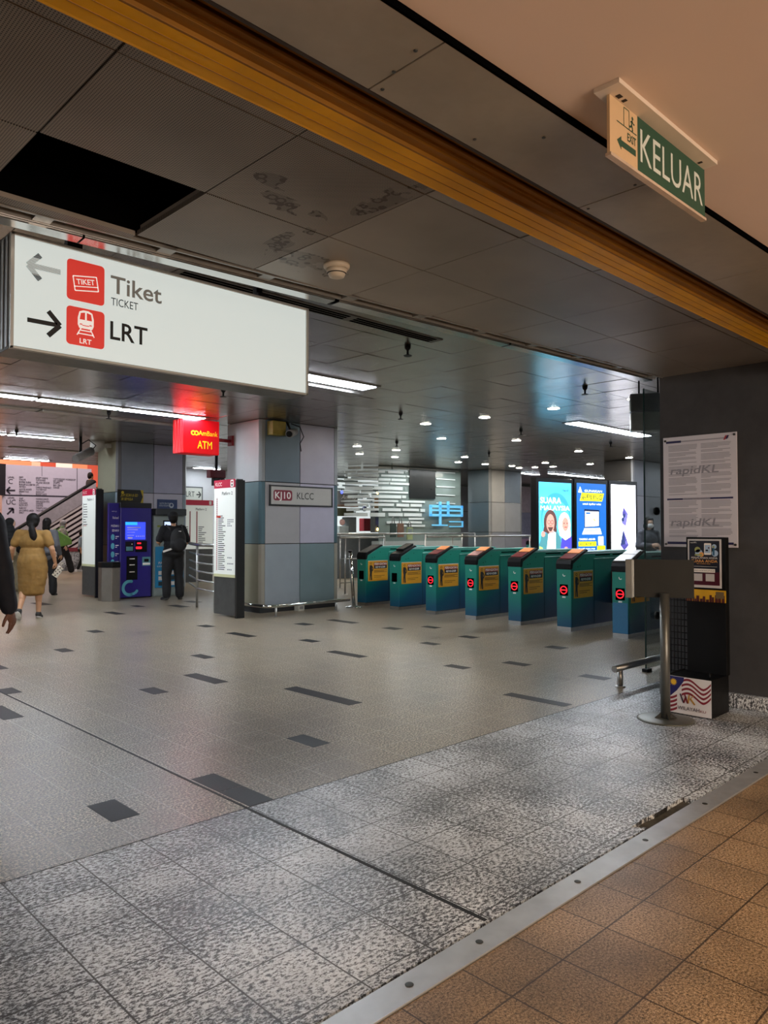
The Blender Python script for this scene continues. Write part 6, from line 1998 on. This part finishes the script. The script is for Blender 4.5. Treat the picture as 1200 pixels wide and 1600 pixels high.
# patterned pouch in her right hand: a thing of her own
wp = Matrix.Translation((p.x, p.y, 0)) @ Matrix.Rotation(th - pi / 2, 4, 'Z') @ Matrix.Scale(1.6 / 1.7, 4)
t = thing('wrist_pouch', 'pale patterned pouch held by the woman in the ochre dress', 'pouch', wp @ V3((.35, .08, .75)))
Tp = wp @ Matrix.Translation((.37, .10, .755)) @ Matrix.Rotation(RD(35), 4, 'Y')
b = MB(); b.box(-.05, .05, -.012, .012, -.10, .09, 0, Tp)
b.build('pouch_body', M('pouch_cream', '#c9bfae', 0.6), t, bevel=.008)
b = MB()
for i in range(2):
    for j in range(4): b.cbox((-.022 + i * .044, 0, -.07 + j * .045), (.02, .0275, .02), 0, Tp @ Matrix.Rotation(0.3, 4, 'Y'))
b.build('dark_pattern', M('pouch_pattern', '#4a443e', 0.6), t)
b = MB(); b.tube([Tp @ V3((-.04, 0, .09)), Tp @ V3((-.05, 0, .16)), Tp @ V3((-.02, 0, .17)), Tp @ V3((-.02, 0, .09))], .006, 6); b.build('wrist_strap', M('pouch_cream', '#c9bfae'), t)


# 2 -- headscarf woman at the left edge
def look_scarf(t, J, W, S_, hp, hr, pose):
    garment(t, W, 'black_top', M('black_cloth', '#131318', 0.85, var=0.15), shirt_p(J, 1.9, .022, 1.1) + [('e', V3((0, -.01, .95)), (.21, .16, .12))], .013, 5, .02)
    garment(t, W, 'trousers', M('khaki_cloth', '#857a62', 0.8, var=0.12), trousers_p(J, .03, 1.1, .04), .013, 5, .03)
    b = MB(); oell(b, hp(0, -.012, .02), (.095, .108, .112), hr); oell(b, hp(0, -.01, -.09), (.10, .095, .11)); oell(b, J['neck'] + V3((0, .01, -.04)), (.16, .13, .11)); oell(b, J['chest'] + V3((0, .0, .06)), (.19, .145, .12))
    b.v = [tuple(W(p)) for p in b.v]; fuse(b, 'headscarf', M('black_scarf', '#0d0d10', 0.8, var=0.2), t, .011, 5)
    oellb = MB(); oell(oellb, hp(0, .062, -.01), (.058, .05, .085), hr); oellb.v = [tuple(W(p)) for p in oellb.v]; oellb.build('face_opening', SKIN['fair'], t)
    shoes(t, J, W, M('grey_shoe', '#77736c', 0.6), M('white_sole', '#d9d7d2'))


p = Pz(14, 925)
person('woman in a black headscarf, black top and khaki trousers at the left edge', (p.x, p.y, 0), th - RD(8), 1.62, dict(turn=-1.15, knR=(.1, .1, .5), anR=(.1, .16, .09), knL=(-.09, -.02, .49), anL=(-.09, -.2, .12), elR=(.26, -.1, 1.12), wrR=(.25, .0, .9)), look_scarf, .008, skin='fair', fat=1.08)
t = thing('shoulder_bag', 'beige shoulder bag at the hip of the woman in the black headscarf', 'bag', (p.x, p.y, .95))
wp = Matrix.Translation((p.x, p.y, 0)) @ Matrix.Rotation(th - RD(8) - pi / 2, 4, 'Z')
b = MB(); b.box(-.02, .24, -.28, -.17, .80, 1.0, 0, wp); b.build('bag_body', M('beige_leather', '#b9a98a', 0.6), t, bevel=.03, segs=3)
b = MB(); b.tube([wp @ V3((0, -.2, 1.0)), wp @ V3((-.06, -.17, 1.2)), wp @ V3((-.12, -.1, 1.38))], .01, 6); b.build('strap', M('beige_leather', '#b9a98a'), t)


# 3 -- dark haired person in grey, in front of the ochre dress
def look_grey(t, J, W, S_, hp, hr, pose):
    garment(t, W, 'grey_top', M('grey_cloth', '#55555a', 0.85, var=0.12), shirt_p(J, 1.85, .025, 1.08) + [('e', V3((0, -.01, .9)), (.2, .15, .16))], .013, 5, .02)
    garment(t, W, 'trousers', M('dark_cloth', '#17171a', 0.8, var=0.15), trousers_p(J, .022, 1.05, .02), .013, 5, .02)
    b = MB(); hair_cap(b, hp, hr, 1.5); oell(b, hp(0, -.05, -.09), (.085, .075, .10)); b.v = [tuple(W(p)) for p in b.v]; fuse(b, 'hair', HAIR, t, .011, 4)
    shoes(t, J, W, M('black_slip_on', '#1d1b1a'), M('black_sole', '#141414', 0.6))


p = Pz(72, 931)
person('dark haired person in a grey top half hidden by the woman in ochre', (p.x, p.y, 0), th - RD(10), 1.60, dict(knR=(.1, .08, .5), anR=(.1, .12, .085), knL=(-.09, 0, .49), anL=(-.09, -.2, .13), ftL=(0, .8, -.6), elR=(.26, -.06, 1.11), wrR=(.27, .08, .9)), look_grey, .008, skin='tan')


# 4 -- walker with the green bag
def look_green(t, J, W, S_, hp, hr, pose):
    garment(t, W, 'patterned_top', M('pale_patterned_cloth', '#8f8a84', 0.8, var=0.6, vs=18), shirt_p(J, 1.8, .025, 1.0), .015, 5, .02)
    garment(t, W, 'trousers', M('dark_cloth', '#17171a'), trousers_p(J, .03, 1.0, .03), .015, 5, .02)
    b = MB(); oell(b, hp(0, -.01, .02), (.092, .105, .11), hr); oell(b, hp(0, -.02, -.09), (.09, .09, .11)); oell(b, J['chest'] + V3((0, -.01, .1)), (.17, .13, .10))
    b.v = [tuple(W(p)) for p in b.v]; fuse(b, 'grey_headscarf', M('grey_scarf', '#8a888a', 0.8, var=0.12), t, .014, 5)
    shoes(t, J, W, M('white_shoe', '#cfccc8', 0.6), M('white_sole', '#d9d7d2'))


p = Pd(97, 889, 23.6); p.z = 0
fg = HEAD - RD(55)
person('walker in a grey headscarf with a green bag near the escalator', (p.x, p.y, 0), fg, 1.68, dict(knR=(.09, .16, .5), anR=(.1, .26, .1), ftR=(0, 1, .1), knL=(-.09, -.05, .5), anL=(-.09, -.36, .2), ftL=(0, .6, -.8)), look_green, .010, skin='fair')
t = thing('tote_bag', 'lime green tote bag on the back of the walker in the grey headscarf', 'bag', (p.x, p.y, 1.2))
wp = Matrix.Translation((p.x, p.y, 0)) @ Matrix.Rotation(fg - pi / 2, 4, 'Z')
b = MB(); b.prism([(-.30, 1.42), (.20, 1.10), (.24, .92), (-.12, .84), (-.24, 1.0)], .19, .30, 'x', 0, wp @ Matrix.Rotation(0, 4, 'Z')); b.build('bag_body', M('lime_cloth', '#6fa04c', 0.7, var=0.1), t, bevel=.03)
b = MB(); b.tube([wp @ V3((.24, -.2, 1.36)), wp @ V3((.20, -.05, 1.48)), wp @ V3((.22, .1, 1.3)), wp @ V3((.24, .12, 1.12))], .014, 6); b.build('strap', M('lime_cloth', '#6fa04c'), t)


# 5 -- small figure beside the escalator
def look_child(t, J, W, S_, hp, hr, pose):
    garment(t, W, 'grey_blue_shirt', M('grey_blue_cloth', '#7f8c96', 0.8, var=0.15), shirt_p(J, 1.3, .02, .95), .015, 5, .02)
    garment(t, W, 'trousers', M('dark_cloth', '#17171a'), trousers_p(J, .015, .95), .015, 5, .02)
    b = MB(); hair_cap(b, hp, hr, 1.0); b.v = [tuple(W(p)) for p in b.v]; fuse(b, 'hair', HAIR, t, .013, 3)
    shoes(t, J, W, M('white_shoe', '#cfccc8'), M('white_sole', '#d9d7d2'))


p = Pd(127, 882, 24.5); p.z = 0
person('person in a grey blue shirt and black trousers passing behind the Platform 1 pylon', (p.x, p.y, 0), HEAD - RD(80), 1.35, dict(knR=(.09, .1, .5), anR=(.1, .1, .085), knL=(-.09, 0, .49), anL=(-.09, -.16, .11), wrL=(-.2, .25, 1.15), elL=(-.25, .05, 1.12)), look_child, .010, skin='tan')


# 6 -- figure high on the escalator
def look_dark(t, J, W, S_, hp, hr, pose):
    garment(t, W, 'dark_jacket', M('black_cloth', '#131318'), shirt_p(J, 1.9, .022), .015, 5)
    garment(t, W, 'trousers', M('dark_cloth', '#17171a'), trousers_p(J, .015), .015, 5)
    b = MB(); hair_cap(b, hp, hr, 1.2); b.v = [tuple(W(p)) for p in b.v]; fuse(b, 'hair', HAIR, t, .013, 3)
    shoes(t, J, W, M('black_slip_on', '#1d1b1a'), M('black_sole', '#141414'))


v = Py(141, 744, EY + .45)
t6 = person('dark dressed person riding up the escalator', (v.x, EY + .45, v.z - 1.5), 0.0, 1.62, dict(), look_dark, .011, skin='tan')
# the step the rider stands on
b = MB(); s0, s1 = ep(62, 866), ep(150, 792)
for k in range(16):
    f0 = k / 16; x = s0[0] + (v.x + .2 - s0[0]) * f0; z = (v.z - 1.5) * (k + 1) / 16
    b.box(x, x + (v.x + .2 - s0[0]) / 16 + .35 * (k == 15), EY + .26, EY + .85, max(0, z - .5), z)
b.build('step_flight', M('escalator_step', '#3d3b3f', 0.5, 0.5), next(o for o in COL.objects if o.name == 'escalator'))


# 7 -- man at the cash machine
def look_man(t, J, W, S_, hp, hr, pose):
    garment(t, W, 'black_t_shirt', M('black_cloth', '#131318'), shirt_p(J, .8, .02, 1.15) + [('e', V3((0, -.01, .93)), (.195, .15, .12))], .012, 5, .02)
    garment(t, W, 'trousers', M('dark_cloth', '#17171a'), trousers_p(J, .024, 1.19, .015), .012, 5, .025, 6)
    b = MB(); hair_cap(b, hp, hr, .95); b.v = [tuple(W(p)) for p in b.v]; fuse(b, 'hair', HAIR, t, .011, 3)
    b = MB(); oell(b, hp(0, -.008, .065), (.104, .116, .078), hr); oell(b, hp(.0, .10, .035), (.07, .08, .012), hr); b.v = [tuple(W(p)) for p in b.v]; fuse(b, 'cap', M('black_cap_cloth', '#101013', 0.8), t, .009, 3)
    shoes(t, J, W, M('dark_trainer', '#232225', 0.6), M('grey_sole', '#5c5a58', 0.6))


p = Pz(270, 937); mp = Vector((p.x, min(p.y, 13.62), 0))
fm = RD(90) - RD(10)
person('man with a black backpack and cap standing at the cash machine', mp, fm, 1.70, dict(fat=1.1, shL=(-.19, 0, 1.385), shR=(.19, 0, 1.385), elL=(-.28, .03, 1.13), wrL=(-.20, .25, 1.12), elR=(.28, -.02, 1.12), wrR=(.17, .22, 1.10), anL=(-.13, -.02, .085), anR=(.13, -.03, .085), knL=(-.12, .02, .49), knR=(.12, .02, .49), ftL=(-.35, 1, -.28), ftR=(.3, 1, -.28), nod=.0, turn=-.15), look_man, .007, skin='tan', fat=1.15)
wm_ = Matrix.Translation(mp) @ Matrix.Rotation(fm - pi / 2, 4, 'Z')
t = thing('backpack', 'black backpack worn by the man at the cash machine', 'backpack', wm_ @ V3((.05, -.2, 1.2)))
b = MB(); oell(b, (.03, -.20, 1.18), (.155, .10, .22)); oell(b, (.03, -.22, 1.08), (.165, .11, .14)); b.v = [tuple(wm_ @ V3(p)) for p in b.v]; fuse(b, 'pack_body', M('backpack_black', '#1a1a1c', 0.7, var=0.2), t, .012, 4)
b = MB(); oell(b, (.03, -.30, 1.08), (.12, .035, .12)); b.v = [tuple(wm_ @ V3(p)) for p in b.v]; b.build('front_pocket', M('backpack_pocket', '#242427', 0.7), t)
for s_ in (-1, 1):
    b = MB(); b.tube([wm_ @ V3((.03 + s_ * .12, -.13, 1.36)), wm_ @ V3((s_ * .15, -.03, 1.455)), wm_ @ V3((s_ * .14, .10, 1.36)), wm_ @ V3((s_ * .15, .13, 1.2)), wm_ @ V3((s_ * .16, -.05, 1.05))], .018, 8); b.build('shoulder_strap', M('strap_grey_black', '#2c2c30', 0.7), t)
b = MB(); b.cbox((.04, -.305, 1.335), (.05, .01, .015), 0, wm_ @ Matrix.Translation((0, .04, 0))); b.build('white_tab', STKW, t)
t = thing('paper_roll', 'white paper folder under the left arm of the man at the cash machine', 'paper', wm_ @ V3((-.17, .0, .98)))
b = MB(); b.cbox((0, 0, 0), (.26, .02, .035), 0, wm_ @ Matrix.Translation((-.13, -.18, .985)) @ Matrix.Rotation(RD(-18), 4, 'Y')); b.build('paper', STKW, t)


# 8 -- masked woman beyond the gates
def look_mask(t, J, W, S_, hp, hr, pose):
    garment(t, W, 'grey_jumper', M('charcoal_jumper', '#3b3d44', 0.85, var=0.12), shirt_p(J, 1.9, .025, 1.05), .011, 5, .018)
    garment(t, W, 'trousers', M('dark_cloth', '#17171a'), trousers_p(J, .018), .013, 5)
    b = MB(); oell(b, hp(0, -.025, .03), (.088, .092, .098), hr); oell(b, hp(0, -.05, -.06), (.085, .06, .10), hr)
    for s_ in (-1, 1): cap(b, hp(s_ * .072, .02, .06), hp(s_ * .080, .025, -.12), .022, .026)
    oell(b, hp(0, .055, .088), (.06, .035, .025), hr)
    b.v = [tuple(W(p)) for p in b.v]; fuse(b, 'hair', HAIR, t, .009, 3)
    b = MB(); oell(b, hp(0, .052, -.045), (.062, .062, .055), hr); b.v = [tuple(W(p)) for p in b.v]; b.build('face_mask', M('white_mask', '#e3e1e2', 0.8, var=0.02), t)
    for s_ in (-1, 1):
        b = MB(); oell(b, hp(s_ * .031, .084, .012), (.013, .006, .006), hr); b.v = [tuple(W(p)) for p in b.v]; b.build('eye', M('dark_eye', '#1a1412', 0.3), t)
    shoes(t, J, W, M('black_slip_on', '#1d1b1a'), M('white_sole', '#d9d7d2'))


v = Pd(1013, 830, 14.2)
person('woman in a white face mask and charcoal jumper beyond the gates', (v.x, v.y, 0), HEAD + pi + RD(20), 1.60, dict(elL=(-.24, .0, 1.12), wrL=(-.12, .20, 1.10), elR=(.24, 0, 1.12), wrR=(.10, .22, 1.14), nod=-.1), look_mask, .0065, skin='fair')


# 9 -- person at the left edge, only the navy sleeve and hand in the picture
def look_navy(t, J, W, S_, hp, hr, pose):
    garment(t, W, 'navy_jacket', M('navy_cloth', '#10131f', 0.8, var=0.15), shirt_p(J, 1.93, .03, 1.1), .010, 5, .02, 7)
    garment(t, W, 'trousers', M('dark_cloth', '#17171a'), trousers_p(J, .02), .012, 5)
    b = MB(); hair_cap(b, hp, hr, .95); b.v = [tuple(W(p)) for p in b.v]; fuse(b, 'hair', HAIR, t, .010, 3)
    shoes(t, J, W, M('dark_trainer', '#232225'), M('grey_sole', '#5c5a58'))


v = Pd(-62, 830, 4.6)
person('person in a navy jacket whose sleeve and hand enter at the left edge', (v.x, v.y, 0), HEAD + RD(4), 1.72, dict(elR=(.245, -.03, 1.11), wrR=(.275, .05, .85), curlR=.35, pnR=(-1, .1, 0)), look_navy, .0038, skin='brown', fat=1.05)
